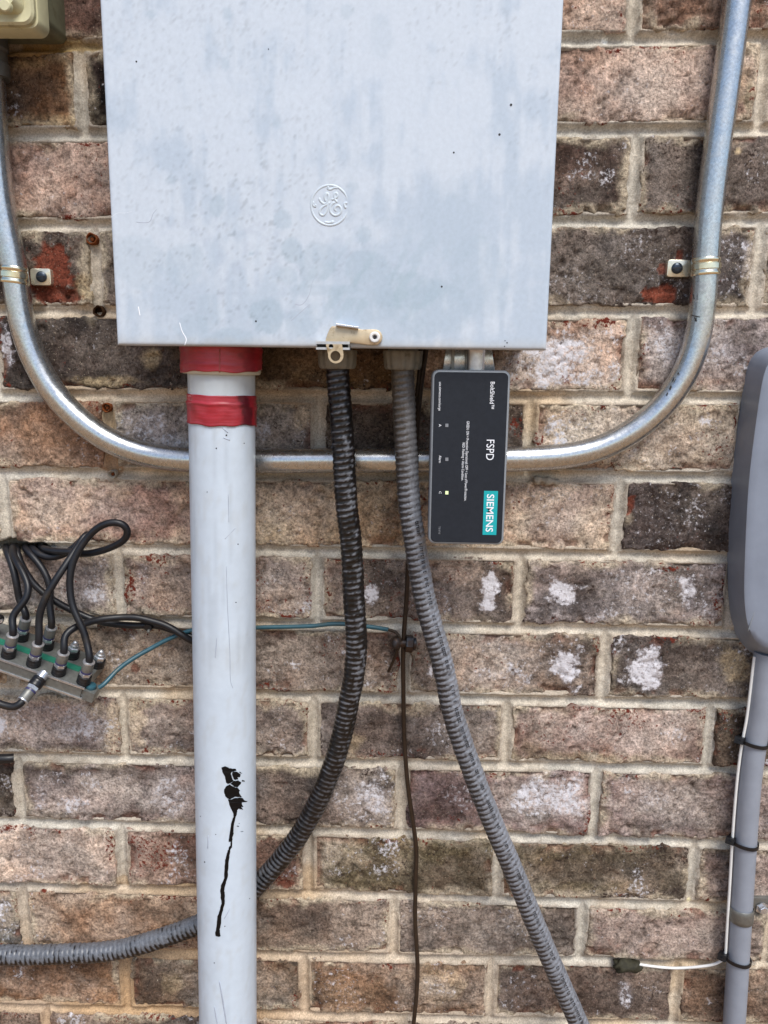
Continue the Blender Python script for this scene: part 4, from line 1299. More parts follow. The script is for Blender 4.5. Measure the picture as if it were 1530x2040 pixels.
def flex(label, pts, hub, kind):
    c = catmull(pts, 0.00095)
    for _ in range(60):
        c[1:-1] = (c[:-2] + 2 * c[1:-1] + c[2:]) / 4
    s = np.concatenate([[0], np.cumsum(np.linalg.norm(np.diff(c, axis=0), axis=1))])
    sw = np.clip(s / 0.08, 0, 1)
    c[:, 0] += (fbm(s, s * 0 + 1.5, 14, 2, 655) - .5) * 0.0040 * sw
    c[:, 2] += (fbm(s, s * 0 + 4.5, 14, 2, 656) - .5) * 0.0030 * sw
    t, n, b = frames(c)
    seg = 36
    a = np.linspace(0, 2 * math.pi, seg, endpoint=False)
    pitch = 0.0056
    ph = (s[:, None] / pitch - a[None, :] / (2 * math.pi))
    wv = np.cos(2 * math.pi * ph)                     # 1 on a rib, -1 in a groove
    rib = np.sign(wv) * np.abs(wv) ** 0.7
    nz = fbm((s[:, None] + 0 * a) * 1.0, (a[None, :] * FR + 0 * s[:, None]), 120, 3, 601)
    R = FR + (0.00030 if kind == 'black' else 0.00030) * rib + (nz - .5) * 0.0008
    rings = [c[i] + R[i][:, None] * (np.cos(a)[:, None] * n[i] + np.sin(a)[:, None] * b[i]) for i in range(len(c))]
    v, f = loft(rings)
    # colours follow groove, side and scuffing
    vv = np.vstack(rings)
    out = vv - np.repeat(c, seg, 0)
    ox, oy, oz = out[:, 0] / FR, out[:, 1] / FR, out[:, 2] / FR
    WV = wv.ravel()
    SS = np.repeat(s, seg)
    AA = np.tile(a, len(c)) * FR
    n1 = fbm(SS, AA + 1, 55, 4, 611)
    n2 = fbm(SS * 1.0, AA * 1.5 + 2, 190, 4, 612, .65)
    U, V = px(vv)
    if kind == 'black':
        grime, brown = lin((13, 10, 10)), lin((34, 23, 19))
        scuff = lin((122, 126, 134))
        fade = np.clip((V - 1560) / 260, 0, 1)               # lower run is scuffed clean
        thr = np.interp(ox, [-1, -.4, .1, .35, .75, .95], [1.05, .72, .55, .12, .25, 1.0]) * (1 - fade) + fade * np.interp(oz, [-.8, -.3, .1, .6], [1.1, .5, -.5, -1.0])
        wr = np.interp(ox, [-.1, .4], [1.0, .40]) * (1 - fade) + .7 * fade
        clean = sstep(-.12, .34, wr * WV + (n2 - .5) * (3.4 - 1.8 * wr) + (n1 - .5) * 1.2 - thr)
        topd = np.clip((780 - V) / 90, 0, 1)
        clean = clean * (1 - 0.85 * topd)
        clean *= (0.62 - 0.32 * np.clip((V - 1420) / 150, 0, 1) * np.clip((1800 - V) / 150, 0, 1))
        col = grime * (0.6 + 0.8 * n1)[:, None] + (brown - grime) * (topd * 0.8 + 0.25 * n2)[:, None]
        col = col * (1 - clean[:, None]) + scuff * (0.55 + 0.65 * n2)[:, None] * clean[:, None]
    else:
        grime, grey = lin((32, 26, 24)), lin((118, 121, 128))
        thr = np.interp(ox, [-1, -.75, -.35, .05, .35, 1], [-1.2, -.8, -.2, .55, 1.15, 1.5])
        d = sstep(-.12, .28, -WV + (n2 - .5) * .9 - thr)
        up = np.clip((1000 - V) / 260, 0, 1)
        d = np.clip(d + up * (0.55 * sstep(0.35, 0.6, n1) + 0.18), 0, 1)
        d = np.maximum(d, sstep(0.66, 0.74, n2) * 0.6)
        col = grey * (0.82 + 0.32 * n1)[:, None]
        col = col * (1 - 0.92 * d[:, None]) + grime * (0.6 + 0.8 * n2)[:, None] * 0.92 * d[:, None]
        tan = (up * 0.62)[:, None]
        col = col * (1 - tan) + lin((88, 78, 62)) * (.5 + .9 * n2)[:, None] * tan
    root = thing("flexible_conduit", label, "conduit", pts[-1], "corrugated flexible conduits under the panel")
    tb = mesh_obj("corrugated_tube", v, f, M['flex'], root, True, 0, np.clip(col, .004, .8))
    hp = hub
    rr = lambda x: 1 + 0.030 * np.sign(np.cos(12 * x)) * np.abs(np.cos(12 * x)) ** 0.4
    hb = lathe(hp, (0, 0, -1), [(0, .0150), (0, .0172), (.002, .0176), (.0030, .0172), (.0125, .0166), (.0150, .0160), (.0164, .0148), (.0166, FR + .001)], 144, rr)
    mesh_obj("connector_nut", *hb, M['nut'], root, True, 40)
    mesh_obj("connector_neck", *lathe(hp + np.array([0, 0, .012]), (0, 0, -1), [(0, .0135), (.0125, .0135)], 24), M['nut'], root, True, 40)
    return root, c, s, n, b


hub1 = P(672, 699, 0.064)
hub1[2] = PZ0 - 0.001
f1 = [hub1 - np.array([0, 0, .004])] + [P(u, v, d) for u, v, d in ((674, 760, .064), (682, 870, .062), (690, 980, .060), (701, 1100, .056), (706, 1200, .052), (707, 1300, .048), (698, 1400, .042), (676, 1490, .036), (636, 1590, .029), (575, 1690, .022), (500, 1775, .0175), (420, 1830, .0155), (330, 1867, .0155), (230, 1892, .0155), (120, 1902, .0155), (0, 1903, .0155), (-130, 1900, .0155), (-300, 1890, .0155), (-700, 1870, .0155), (-1500, 1850, .0155))]
flex("black grime-coated flexible conduit curving left behind the pale riser pipe", f1, hub1, 'black')
hub2 = P(803, 699, 0.064)
hub2[2] = PZ0 - 0.001
f2 = [hub2 - np.array([0, 0, .004])] + [P(u, v, d) for u, v, d in ((803, 760, .064), (806, 850, .064), (811, 930, .064), (820, 1030, .064), (835, 1130, .063), (857, 1240, .062), (886, 1350, .060), (920, 1470, .057), (962, 1590, .054), (1006, 1700, .051), (1056, 1820, .048), (1104, 1930, .046), (1152, 2035, .045))]
d_ = (f2[-1] - f2[-2]) / np.linalg.norm(f2[-1] - f2[-2])
f2 += [f2[-1] + d_ * 0.2, f2[-1] + d_ * 0.2 + np.array([0.05, 0, -0.35])]
fx2, fc, fs, fn, fb = flex("grey flexible conduit with black printing running down to the right", f2, hub2, 'grey')
# faded print along its right flank: rows of tiny glyph-like dashes
gly = []
ang = -0.46
i = int(np.searchsorted(fs, 0.150))
rr_ = random.Random(5)
while i < len(fs) - 30 and px(fc[i])[1] < 2120:
    if rr_.random() < 0.18:
        i += rr_.randint(2, 5)
        continue
    st = rr_.choice((0, 1, 2, 3))
    for (a0, a1, k0, k1) in {0: [(-.15, .15, 0, 1.0)], 1: [(-.15, .15, 0, .5), (-.15, -.07, 0.5, 1.5)], 2: [(-.15, -.06, 0, 1.5), (.06, .15, 0, 1.5), (-.15, .15, 0, .5)], 3: [(-.15, .15, 0, .5), (-.15, .15, 1.1, 1.6)]}[st]:
        ks = (i + k0, i + k1)
        q = []
        for kk in ks:
            j = min(int(kk), len(fs) - 2)
            w_ = kk - j
            cc = fc[j] * (1 - w_) + fc[j + 1] * w_
            for aa in (a0, a1):
                q.append(cc + (FR + 0.00090) * (math.cos(ang + aa) * fn[j] + math.sin(ang + aa) * fb[j]))
        gly.append((np.array(q), [[0, 1, 3, 2]]))
    i += 3 if rr_.random() < .35 else 2
pm = mesh_obj("printed_marking", *join(gly), M['fleck'], fx2, False)
pm['kind'] = 'stuff'

# ------------------------------------------------------------------ surge protector
SD = 0.098
s00, s11 = P(858, 738, SD), P(1013, 1084, SD)
sbr = P(1007, 1084, SD)
SX0, SX1 = (P(858, 738, SD)[0] + P(856, 1084, SD)[0]) / 2, (P(1014, 738, SD)[0] + P(1007, 1084, SD)[0]) / 2
SZ1, SZ0 = P(936, 737, SD)[2], P(932, 1085, SD)[2]
sur = thing("surge_protector", "dark labelled surge protector box hanging under the right side of the panel", "surge protector", ((SX0 + SX1) / 2, -0.06, SZ0))


def rr_ring(ins, y, r):
    o = rrect(SX0 + ins, SX1 - ins, SZ0 + ins, SZ1 - ins, max(r - ins, .001), 8)
    return np.stack([o[:, 0], np.full(len(o), y), o[:, 1]], 1)


case = loft([q[::-1] for q in (rr_ring(.003, -SD + .052, .006), rr_ring(0.0008, -SD + .050, .006), rr_ring(0, -SD + .0022, .006), rr_ring(.0006, -SD + .0006, .006), rr_ring(.0015, -SD, .006))])
mesh_obj("casing", *case, M['casing'], sur, True, 40)
lab = loft([q[::-1] for q in (rr_ring(.0020, -SD + .0005, .0065), rr_ring(.0020, -SD - .0003, .0065), rr_ring(.0024, -SD - .0006, .0065))])
label_plate = mesh_obj("label_plate", *lab, M['label'], sur, True, 30)


def lettering(text, u0, u1, v0, v1, mat, bold=0.0, lift=0.0008):
    """text reading downwards, letter tops to the right, filling the photo rectangle"""
    cu = bpy.data.curves.new("lettering", 'FONT')
    cu.body = text
    cu.size = 1.0
    cu.offset = bold
    cu.resolution_u = 3
    ob = bpy.data.objects.new("lettering", cu)
    COL.objects.link(ob)
    bpy.context.view_layer.update()
    me = bpy.data.meshes.new_from_object(ob.evaluated_get(bpy.context.evaluated_depsgraph_get()))
    v = np.array([w.co[:] for w in me.vertices])
    f = [list(p.vertices) for p in me.polygons]
    bpy.data.objects.remove(ob)
    bpy.data.curves.remove(cu)
    x0, x1 = v[:, 0].min(), v[:, 0].max()
    y0, y1 = v[:, 1].min(), v[:, 1].max()
    a = P(u0, (v0 + v1) / 2, SD + lift)
    b = P(u1, (v0 + v1) / 2, SD + lift)
    zt = P((u0 + u1) / 2, v0, SD + lift)[2]
    zb = P((u0 + u1) / 2, v1, SD + lift)[2]
    X = a[0] + (v[:, 1] - y0) / (y1 - y0) * (b[0] - a[0])
    Z = zt + (v[:, 0] - x0) / (x1 - x0) * (zb - zt)
    vv = np.stack([X, np.full(len(v), -SD - lift), Z], 1)
    return mesh_obj("lettering", vv, f, mat, label_plate, False)


def lrect(name, u0, u1, v0, v1, mat, lift=0.0007, th=0.0004):
    a, b = P(u0, v1, SD), P(u1, v0, SD)
    return mesh_obj(name, *box(a[0], b[0], -SD - lift - th, -SD, a[2], b[2]), mat, label_plate, False)


lettering("BoltShield\u2122", 976.2, 985.2, 760.7, 814.6, M['print'], 0.004)
lettering("usa.siemens.com/surge", 872.6, 879.2, 761, 818, M['print'])
lettering("GREEN: ON = Protection Operational; OFF = Loss of Power/Protection.", 925.6, 932.6, 839, 998, M['print'])
lettering("RED: Flashing = Alarm Condition.", 918.6, 925.2, 882, 957.5, M['print'])
lettering("FSPD", 968.8, 984.4, 876, 916.6, M['print'])
lettering("A", 874.3, 879.3, 844.8, 850.2, M['print'])
lettering("Alarm", 874.3, 879.3, 907.5, 922, M['print'])
lettering("C", 874.6, 879.2, 978.8, 983.6, M['print'])
lettering("TSB 8748", 873.6, 877.4, 1048.5, 1064, M['lens'])
lrect("logo_panel", 961, 992, 978, 1065, M['teal'], 0.0007, 0.0001)
lettering("SIEMENS", 968.6, 983.4, 984.6, 1059.7, M['print'], 0.014, lift=0.00105)
lrect("indicator_lens", 887, 893.2, 844, 850.5, M['lens'])
lrect("indicator_lens", 887, 893.2, 911.5, 918, M['lens'])
o_ = lrect("indicator_lens", 887, 893.2, 978, 984.5, M['led'])
o_['label'] = "lit green indicator square"
# zinc hanger between the panel and the surge box
HD = 0.070
hp_ = np.array([P(u, v, HD)[[0, 2]] for u, v in ((889, 690), (979, 690), (987, 745), (881, 745))])
mesh_obj("hanger_plate", *plate(hp_[::-1], -HD + .003, -HD, .0005), M['emt'], sur, True, 35)
nx0 = P(948, 715, HD + .012)
mesh_obj("nipple", *lathe(np.array([nx0[0], -HD - .010, SZ1 - 0.003]), (0, 0, 1), [(0, .0078)] + [(.002 + i * .0011, .0078 + (.0004 if i % 2 else 0)) for i in range(16)] + [(PZ0 - SZ1 + .006, .0078)], 28), M['steel'], sur, True, 60)
for uu, ww in ((902, 2.5), (929, 1.5)):
    q0 = P(uu, 715, HD + .004)
    mesh_obj("hanger_rib", *box(q0[0] - ww * .0005, q0[0] + ww * .0005, -HD - .008, -HD + .001, SZ1 - .002, PZ0 + 0.002), M['dullsteel'], sur, False)

# ------------------------------------------------------------------ grounding wires and split bolt
gw_px = [(850, 690, .05), (846, 715, .048), (838, 775, .044), (831, 850, .040), (828, 950, .034), (822, 1050, .022), (813, 1130, .014), (810.6, 1180, .012), (808, 1219, .012), (805, 1258, .012), (803.5, 1290, .012), (803, 1321, .010), (803.5, 1368, .008), (804, 1415, .007), (806, 1480, .006), (812, 1560, .006), (820, 1620, .006), (829, 1690, .006), (828, 1760, .006), (827, 1830, .006), (832, 1930, .007), (829, 1990, .008), (824, 2040, .009)]
gw = [P(*q) for q in gw_px]
gw += [gw[-1] + np.array([-.01, -.002, -.2]), np.array([gw[-1][0] + .01, -.02, 0.0])]
o = mesh_obj("ground_wire", *tube(gw, 0.0024, 12, 0.004), M['copper'], None, True, 60, loc=gw[-1])
tag(o, "dark brown bare ground wire hanging from the panel through the bolt clamp", "wire")
gw2 = [P(*q) for q in ((838, 690, .05), (836, 740, .046), (829, 800, .042), (823, 860, .040), (820, 905, .0375), (820, 960, .036), (826, 1010, .034), (829, 1060, .028))]
o = mesh_obj("bonding_wire", *tube(gw2, 0.0022, 10, 0.004), M['copper'], None, True, 60)
tag(o, "short dark wire beside the grey flexible conduit, just below the panel", "wire")

SPL_D = 0.060                                      # front edge of the splitter stands off the wall
gr_px = [(197, 1370, .052), (206, 1364, .05), (235, 1334, .036), (262, 1314, .024), (300, 1292, .014), (332, 1275, .009), (360, 1263, .007), (385, 1255, .006), (450, 1251, .005), (512, 1250, .005), (560, 1249, .005), (623, 1247, .005), (662, 1243, .005), (700, 1244, .006), (731, 1248, .008), (760, 1252, .010), (774, 1254.5, .012)]
o = mesh_obj("green_ground_wire", *tube([P(*q) for q in gr_px], 0.0023, 12, 0.004), M['greenwire'], None, True, 60)
tag(o, "thin blue-green insulated wire running from the coax splitter to the bolt clamp", "wire")
tail = [P(*q) for q in ((773, 1254.5, .012), (783, 1257, .013), (792, 1263, .015), (797, 1275, .016), (795, 1288, .016), (790, 1300, .014), (782, 1320, .011), (774, 1338, .008))]
mesh_obj("bare_end", *tube(tail, 0.0016, 10, 0.002), M['copper'], o, True, 60)

sbx = P(803.5, 1283, .014)
sb_ = thing("bolt_clamp", "brown split bolt clamp joining the ground wires", "clamp", sbx)
ax = np.array([1.0, 0.06, -0.10])
L0, R0 = P(780, 1279, .014), P(832, 1287, .014)
mesh_obj("bolt_head", *lathe(L0, ax, [(0, .0035), (.001, .0056), (.003, .0068), (.0062, .0068), (.0078, .0060), (.0080, .003)], 24), M['bolt'], sb_, True, 35)
mesh_obj("shank", *lathe(L0 + ax * .007, ax, [(i * .0007, .0042 + (.0005 if i % 2 else 0)) for i in range(14)], 18), M['bolt'], sb_, True, 0)
hexm = lambda a: 1 / np.cos((a % (math.pi / 3)) - math.pi / 6)
mesh_obj("hex_nut", *lathe(L0 + ax * .0145, ax, [(0, .0070), (.0006, .0078), (.0072, .0078), (.0078, .0070)], 36, hexm), M['bolt'], sb_, True, 25)
mesh_obj("pressure_bar", *lathe(L0 + ax * .0225, ax, [(0, .0052), (.0004, .0066), (.0026, .0066), (.0036, .004)], 24), M['bolt'], sb_, True, 35)

# ------------------------------------------------------------------ coax splitter and cables
A = P(0, 1313, SPL_D)
B = P(160, 1369, SPL_D)
e1 = (B - A) / np.linalg.norm(B - A)
e2 = np.array([0.0, 1.0, 0.16])
e2 -= e1 * (e2 @ e1)
e2 /= np.linalg.norm(e2)
e3 = np.cross(e1, e2)
if e3[2] < 0:
    e3 = -e3
LB = np.linalg.norm(B - A)
split = thing("coax_splitter", "silver multi-port coax splitter with a green label and black cables, left edge", "splitter", A + e2 * .03 - e3 * .013)
mesh_obj("housing", *obox(A, e1, e2, e3, (-.075, LB + .002), (0, .056), (-.0128, 0)), M['splitter'], split, False)
for bb in ((-.0012, .0004),):
    mesh_obj("rim", *obox(A, e1, e2, e3, (-.075, LB + .0045), (-.0008, .0008), (-.0012, .0006)), M['steel'], split, False)
    mesh_obj("rim", *obox(A, e1, e2, e3, (-.075, LB + .0045), (-.0010, .0008), (-.0136, -.0118)), M['steel'], split, False)
mesh_obj("green_sticker", *obox(A, e1, e2, e3, (-.06, LB - .012), (.0215, .0305), (0, .0004)), M['greenlabel'], split, False)
lug = A + e1 * (LB - .002)
mesh_obj("lug", *obox(lug, e1, e2, e3, (.0, .0165), (.002, .018), (-.0150, -.004)), M['splitter'], split, False)
mesh_obj("lug_screw", *lathe(lug + e1 * .009 + e2 * .010 - e3 * .004, e3, [(0, .0052), (.002, .0056), (.0036, .0048), (.0042, .002)], 20), M['greenwire'], split, True, 40)


def fconn(base, axis, cable=True):
    """compression connector on a rubber boot; returns the point where the cable leaves"""
    axis = axis / np.linalg.norm(axis)
    bt = mesh_obj("port_boot", *lathe(base, axis, [(0, .0064), (.0010, .0070), (.0024, .0066), (.0034, .0070), (.0048, .0066), (.0058, .0069), (.0092, .0066), (.0098, .0050)], 26), M['black'], split, True, 35)
    mesh_obj("port_nut", *lathe(base + axis * .0094, axis, [(0, .0050), (.0004, .0054), (.0038, .0054), (.0042, .0048)], 36, lambda a: 1 / np.cos((a % (math.pi / 3)) - math.pi / 6) * .95), M['steel'], bt, True, 25)
    if cable:
        sl = mesh_obj("port_sleeve", *lathe(base + axis * .0134, axis, [(0, .0045), (.0003, .0054), (.0028, .0054), (.0030, .0056), (.0118, .0056), (.0124, .0052)], 28), M['dullsteel'], bt, True, 35)
        mesh_obj("port_band", *lathe(base + axis * .0140, axis, [(0, .0057), (.0016, .0057)], 28), M['bluering'], bt, True, 35)
        mesh_obj("port_collar", *lathe(base + axis * .0252, axis, [(0, .0050), (.0003, .0058), (.0014, .0058), (.0018, .0046)], 28), M['steel'], bt, True, 35)
        return base + axis * .0262
    mesh_obj("terminator", *lathe(base + axis * .0132, axis, [(0, .0042), (.0030, .0042), (.0036, .0028), (.0062, .0026), (.0074, .0016), (.0077, .0003)], 22), M['steel'], bt, True, 40)
    return None


def top_at(u, v, w):
    """point on the splitter's top face, w metres back from its front edge, under pixel column u"""
    s = 0.0
    for _ in range(40):
        q = A + e1 * s + e2 * w
        s += (u - px(q)[0]) * 0.00045
    return A + e1 * s + e2 * w


pax_ = e3 * 1.0 + np.array([0.03, -0.05, 0])
WF, WB = 0.0085, 0.041
ports = {}
for k, u in enumerate((16, 66, 116, 166)):
    ports['f%d' % k] = fconn(top_at(u, 0, WF), pax_)
for k, u in enumerate((42, 92, 143, 194)):
    ports['b%d' % k] = fconn(top_at(u, 0, WB), pax_, k < 2)
CR = 0.0036
zq = lambda x, y: (x / 5.1, 1020 + y / 5.1)


def coax(start, axis, pts, label):
    w = [np.asarray(start) - axis * .004, np.asarray(start) + axis * .004] if start is not None else []
    w += [P(*zq(x, y), d) for x, y, d in pts]
    c = catmull(w, 0.002)
    for _ in range(8):
        c[1:-1] = (c[:-2] + 2 * c[1:-1] + c[2:]) / 4
    o = mesh_obj("coax_cable", *tube(c, CR, 14, raw=True), M['cable'], None, True, 60)
    return tag(o, label, "cable", "black coax cables at the splitter")


axn = pax_ / np.linalg.norm(pax_)
coax(ports['f0'], axn, [(125, 1060, .052), (205, 960, .048), (270, 870, .044), (290, 770, .04), (245, 640, .034), (180, 520, .026), (135, 430, .016), (130, 370, .006), (150, 345, -.03)], "black coax from the front left port, bowing right then up into the wall hole")
coax(ports['b0'], axn, [(200, 900, .020), (175, 770, .020), (150, 640, .018), (110, 500, .012), (70, 400, .004), (60, 350, -.03)], "black coax from the back left port rising nearly straight to the wall hole")
coax(ports['f1'], axn, [(400, 1060, .054), (450, 900, .052), (560, 700, .046), (680, 520, .036), (770, 380, .026), (850, 255, .020), (900, 215, .0145), (860, 255, .010), (760, 350, .009), (660, 425, .009), (520, 462, .009), (420, 440, .008), (350, 390, .004), (320, 345, -.03)], "long black coax from the second front port slanting up right to a hairpin bend")
coax(ports['b1'], axn, [(505, 950, .020), (512, 800, .018), (480, 670, .016), (420, 560, .013), (340, 460, .010), (275, 390, .004), (260, 345, -.03)], "black coax from the second back port arching left up to the wall hole")
coax(ports['f3'], axn, [(882, 1330, .052), (845, 1200, .050), (795, 1090, .048), (740, 960, .045), (712, 800, .042), (712, 650, .040), (745, 500, .037), (805, 380, .034), (885, 265, .031), (1000, 155, .030), (1130, 105, .029), (1240, 118, .028), (1300, 180, .026), (1275, 270, .024), (1150, 350, .021), (1000, 402, .018), (850, 425, .0165), (720, 405, .0165), (560, 400, .012), (450, 375, .004), (400, 345, -.03)], "long black coax from the right front port climbing into a big open loop")
coax(ports['f2'], axn, [(655, 1262, .052), (730, 1190, .046), (850, 1138, .036), (1000, 1095, .024), (1200, 1072, .015), (1380, 1072, .013), (1530, 1105, .012), (1680, 1150, .012), (1790, 1210, .012), (1880, 1270, .012), (1950, 1310, .010), (2060, 1340, .008), (2200, 1350, .008)], "black coax from the third front port bending right behind the riser pipe")
coax(None, axn, [(165, 345, -.03), (172, 400, .004), (210, 520, .010), (330, 715, .012), (450, 830, .012), (600, 930, .010), (760, 1012, .008), (900, 1075, .006), (1020, 1115, .006), (1200, 1142, .006), (1400, 1155, .006), (1560, 1150, .006), (1700, 1180, .005), (1850, 1235, .005), (1960, 1275, .005), (2100, 1310, .005), (2200, 1320, .005)], "black coax crossing diagonally behind the others from the wall hole to the right")
# input port on the splitter's front, pointing down to the left
ib = P(84, 1347, SPL_D)
iax = P(45, 1396, SPL_D + .022) - ib
iax /= np.linalg.norm(iax)
mesh_obj("port_stub", *lathe(ib - iax * .004, iax, [(0, .0052), (.009, .0052)], 24), M['steel'], split, True, 35)
st_ = fconn(ib + iax * .003, iax)
w = [st_ - iax * .003, st_ + iax * .003] + [P(u, v, SPL_D + .026) for u, v in ((28, 1408), (12, 1406), (-6, 1400), (-60, 1375), (-140, 1300))] + [P(-230, 1200, .030), P(-270, 1110, .010), P(-275, 1060, -.02)]
o = mesh_obj("coax_cable", *tube(w, CR, 14, 0.002), M['cable'], None, True, 60)
tag(o, "short black coax leaving the splitter's lower front port to the left", "cable", "black coax cables at the splitter")
# small tie hanging from the pair of cables
tz0 = P(296, 1247, .010)
t_ = thing("cable_clip", "small black cable clip under the paired coax cables beside the riser", "clip", tz0)
mesh_obj("clip_body", *lathe(tz0 + np.array([0, .004, 0]), (0, -1, -.2), [(0, .0040), (.004, .0050), (.007, .0040)], 10), M['black'], t_, True, 30)
mesh_obj("clip_nail", *lathe(tz0 + np.array([.001, -.002, -.004]), (0.1, -1, -.1), [(0, .0016), (.004, .0016), (.0044, .0010)], 10), M['dullsteel'], t_, True, 30)
# a stray connector and a cable end that just enter the frame on the left
q = P(-6, 1234, .03)
o = thing("cable_connector", "black cable connector end poking in at the left edge above the splitter", "connector", q)
mesh_obj("plug", *lathe(q - np.array([.02, 0, 0]), (1, -.1, .05), [(0, .004), (.018, .0045), (.022, .0050), (.0255, .0050), (.027, .0036)], 20), M['black'], o, True, 35)
mesh_obj("pin", *lathe(q + np.array([.0055, -.002, 0]), (.3, -1, 0), [(0, .0020), (.004, .0018)], 12), M['steel'], o, True, 35)
q = P(-20, 1511, .012)
o = mesh_obj("cable_stub", *tube([P(-90, 1500, .012), P(-40, 1508, .012), P(-8, 1511, .012), P(18, 1511, .010), P(27, 1510, .008)], np.array([.0052] * 1 + [.0052] * 1) if False else .0050, 14, 0.002), M['black'], None, True, 50)
tag(o, "thick black cable end resting on the mortar joint at the left edge, below the splitter", "cable")

# ------------------------------------------------------------------ beige outlet box, top left
bq = P(132, 82, 0.0)
fq_ = P(79, 58, 0.058)
bx = thing("outlet_box", "beige weatherproof outlet box with a raised lid, top left corner", "outlet box", (bq[0] - .06, -.02, bq[2]))
XR = (bq[0] + fq_[0]) / 2 + .002
ZB = (bq[2] + P(100, 76, .03)[2]) / 2
def bring(x0, x1, z0, z1, r, y):
    o = rrect(x0, x1, z0, z1, r, 6)
    return np.stack([o[:, 0], np.full(len(o), y), o[:, 1]], 1)[::-1]
BW = 0.115
XB = bq[0]
mesh_obj("box_body", *loft([bring(XB - BW, XB, bq[2] - .002, bq[2] + .12, .007, .002), bring(XB - BW, XB, bq[2] - .002, bq[2] + .12, .007, -.036), bring(XB - BW + .0012, XB - .0012, bq[2] - .001, bq[2] + .119, .006, -.0385)]), M['beigebody'], bx, True, 40)
XC, ZC_ = fq_[0], fq_[2]
cvr = mesh_obj("cover_plate", *loft([bring(XC - BW + .002, XC, ZC_, ZC_ + .118, .008, -.0385), bring(XC - BW + .002, XC, ZC_, ZC_ + .118, .008, -.052), bring(XC - BW + .0036, XC - .0016, ZC_ + .0016, ZC_ + .1164, .007, -.056)]), M['beige'], bx, True, 40)
XL, ZL = P(70, 50, .060)[0], P(30, 50, .060)[2]
lid = mesh_obj("lid", *loft([bring(XL - .09, XL, ZL, ZL + .10, .010, -.055), bring(XL - .09, XL, ZL, ZL + .10, .010, -.060), bring(XL - .088, XL - .0018, ZL + .0018, ZL + .098, .0085, -.062), bring(XL - .084, XL - .008, ZL + .008, ZL + .092, .007, -.0605), bring(XL - .082, XL - .012, ZL + .012, ZL + .088, .006, -.070)]), M['beige'], bx, True, 30)
cb = P(12, 13, .071)
mesh_obj("boss", *lathe(cb + np.array([0, .002, 0]), (0, -1, 0), [(0, .0050), (.004, .0048), (.005, .0040)], 22), M['beige'], lid, True, 35)

# ------------------------------------------------------------------ grey utility box at the right edge
base_px = [(1507, 697), (1497, 709), (1491, 735), (1484, 792), (1475, 850), (1467, 915), (1460.5, 977), (1456, 1040), (1454, 1128), (1456, 1190), (1462, 1245), (1476, 1284), (1499, 1306), (1530, 1315), (1600, 1316), (1660, 1300), (1690, 1250), (1705, 1100), (1720, 900), (1735, 740), (1725, 705), (1690, 690), (1600, 686), (1530, 688)]
front_px = [(1542, 706), (1530, 712), (1521, 735), (1511, 792), (1503, 850), (1494.5, 915), (1488.5, 977), (1485, 1040), (1481.5, 1128), (1480.5, 1190), (1485, 1238), (1497, 1270), (1515, 1287), (1540, 1294), (1605, 1294), (1655, 1280), (1680, 1240), (1694, 1100), (1709, 900), (1722, 745), (1714, 715), (1685, 702), (1610, 700), (1560, 702)]


def smooth_loop(w, n=96):
    c = np.vstack([w, w[:1]])
    s = np.concatenate([[0], np.cumsum(np.linalg.norm(np.diff(c, axis=0), axis=1))])
    si = np.linspace(0, s[-1], n, endpoint=False)
    c = np.stack([np.interp(si, s, c[:, k]) for k in range(3)], 1)
    for _ in range(3):
        c = (np.roll(c, 1, 0) + 2 * c + np.roll(c, -1, 0)) / 4
    return c


rb = smooth_loop([P(u, v, .004) for u, v in base_px])
rf = smooth_loop([P(u, v, .038) for u, v in front_px])
cenb = rf.mean(0)
def blend(t, y, sh=0.0):
    q = rb * (1 - t) + rf * t
    q = q + (cenb - q) * sh
    q[:, 1] = y
    return q
ub = thing("utility_box", "rounded grey plastic utility box at the right edge", "utility box", (cenb[0], 0, rb[:, 2].min()))
mesh_obj("box_base", *loft([blend(0, .003), blend(0, -.006), blend(0.10, -.0075)]), M['greybox'], ub, True, 35)
mesh_obj("box_cover", *loft([blend(0.07, -.0070), blend(.42, -.022), blend(.72, -.034), blend(.90, -.0385), blend(1.0, -.0400), blend(1.0, -.0412, .04), blend(1.0, -.0418, .15)]), M['greybox'], ub, True, 60)
sl = [P(u, v, .0412) for u, v in ((1532, 1172), (1516, 1196), (1503, 1220), (1490, 1258))]
mesh_obj("cover_crease", *tube(sl, .0005, 6, .003), M['casing'], ub, True, 0)

# ------------------------------------------------------------------ grey conduit below it, with its clamp, cable and ties
GR = 0.0117
gp_px = [(1527, 1300), (1521, 1345), (1512, 1427), (1502, 1490), (1494, 1550), (1487, 1640), (1482, 1720), (1475, 1830), (1469, 1936), (1462.5, 2039)]
gp_w = [P(u, v, .0165) for u, v in gp_px]
gd = (gp_w[-1] - gp_w[-3]) / np.linalg.norm(gp_w[-1] - gp_w[-3])
gp_w += [gp_w[-1] + gd * .25, np.array([gp_w[-1][0] + gd[0] * .5, -.0165, 0.0])]
gc_ = catmull(gp_w, 0.006)
o = mesh_obj("grey_conduit", *tube(gc_, GR, 32, raw=True), M['greypipe'], None, True, 60, loc=gp_w[-1])
tag(o, "slim grey plastic conduit running down from the rounded utility box", "conduit")
wc_px = [(1503, 1308), (1500, 1330), (1493, 1390), (1487, 1435), (1478, 1482), (1470, 1540), (1463.5, 1610), (1458.5, 1680), (1454, 1760), (1449.5, 1830), (1446.5, 1880), (1445.5, 1896), (1441, 1910), (1425, 1920), (1395, 1925.5), (1345, 1928.5), (1300, 1925), (1268, 1920)]
wc = [P(u, v, .0185 if v < 1900 else max(.004, .0185 - (1446 - u) * .00016)) for u, v in wc_px]
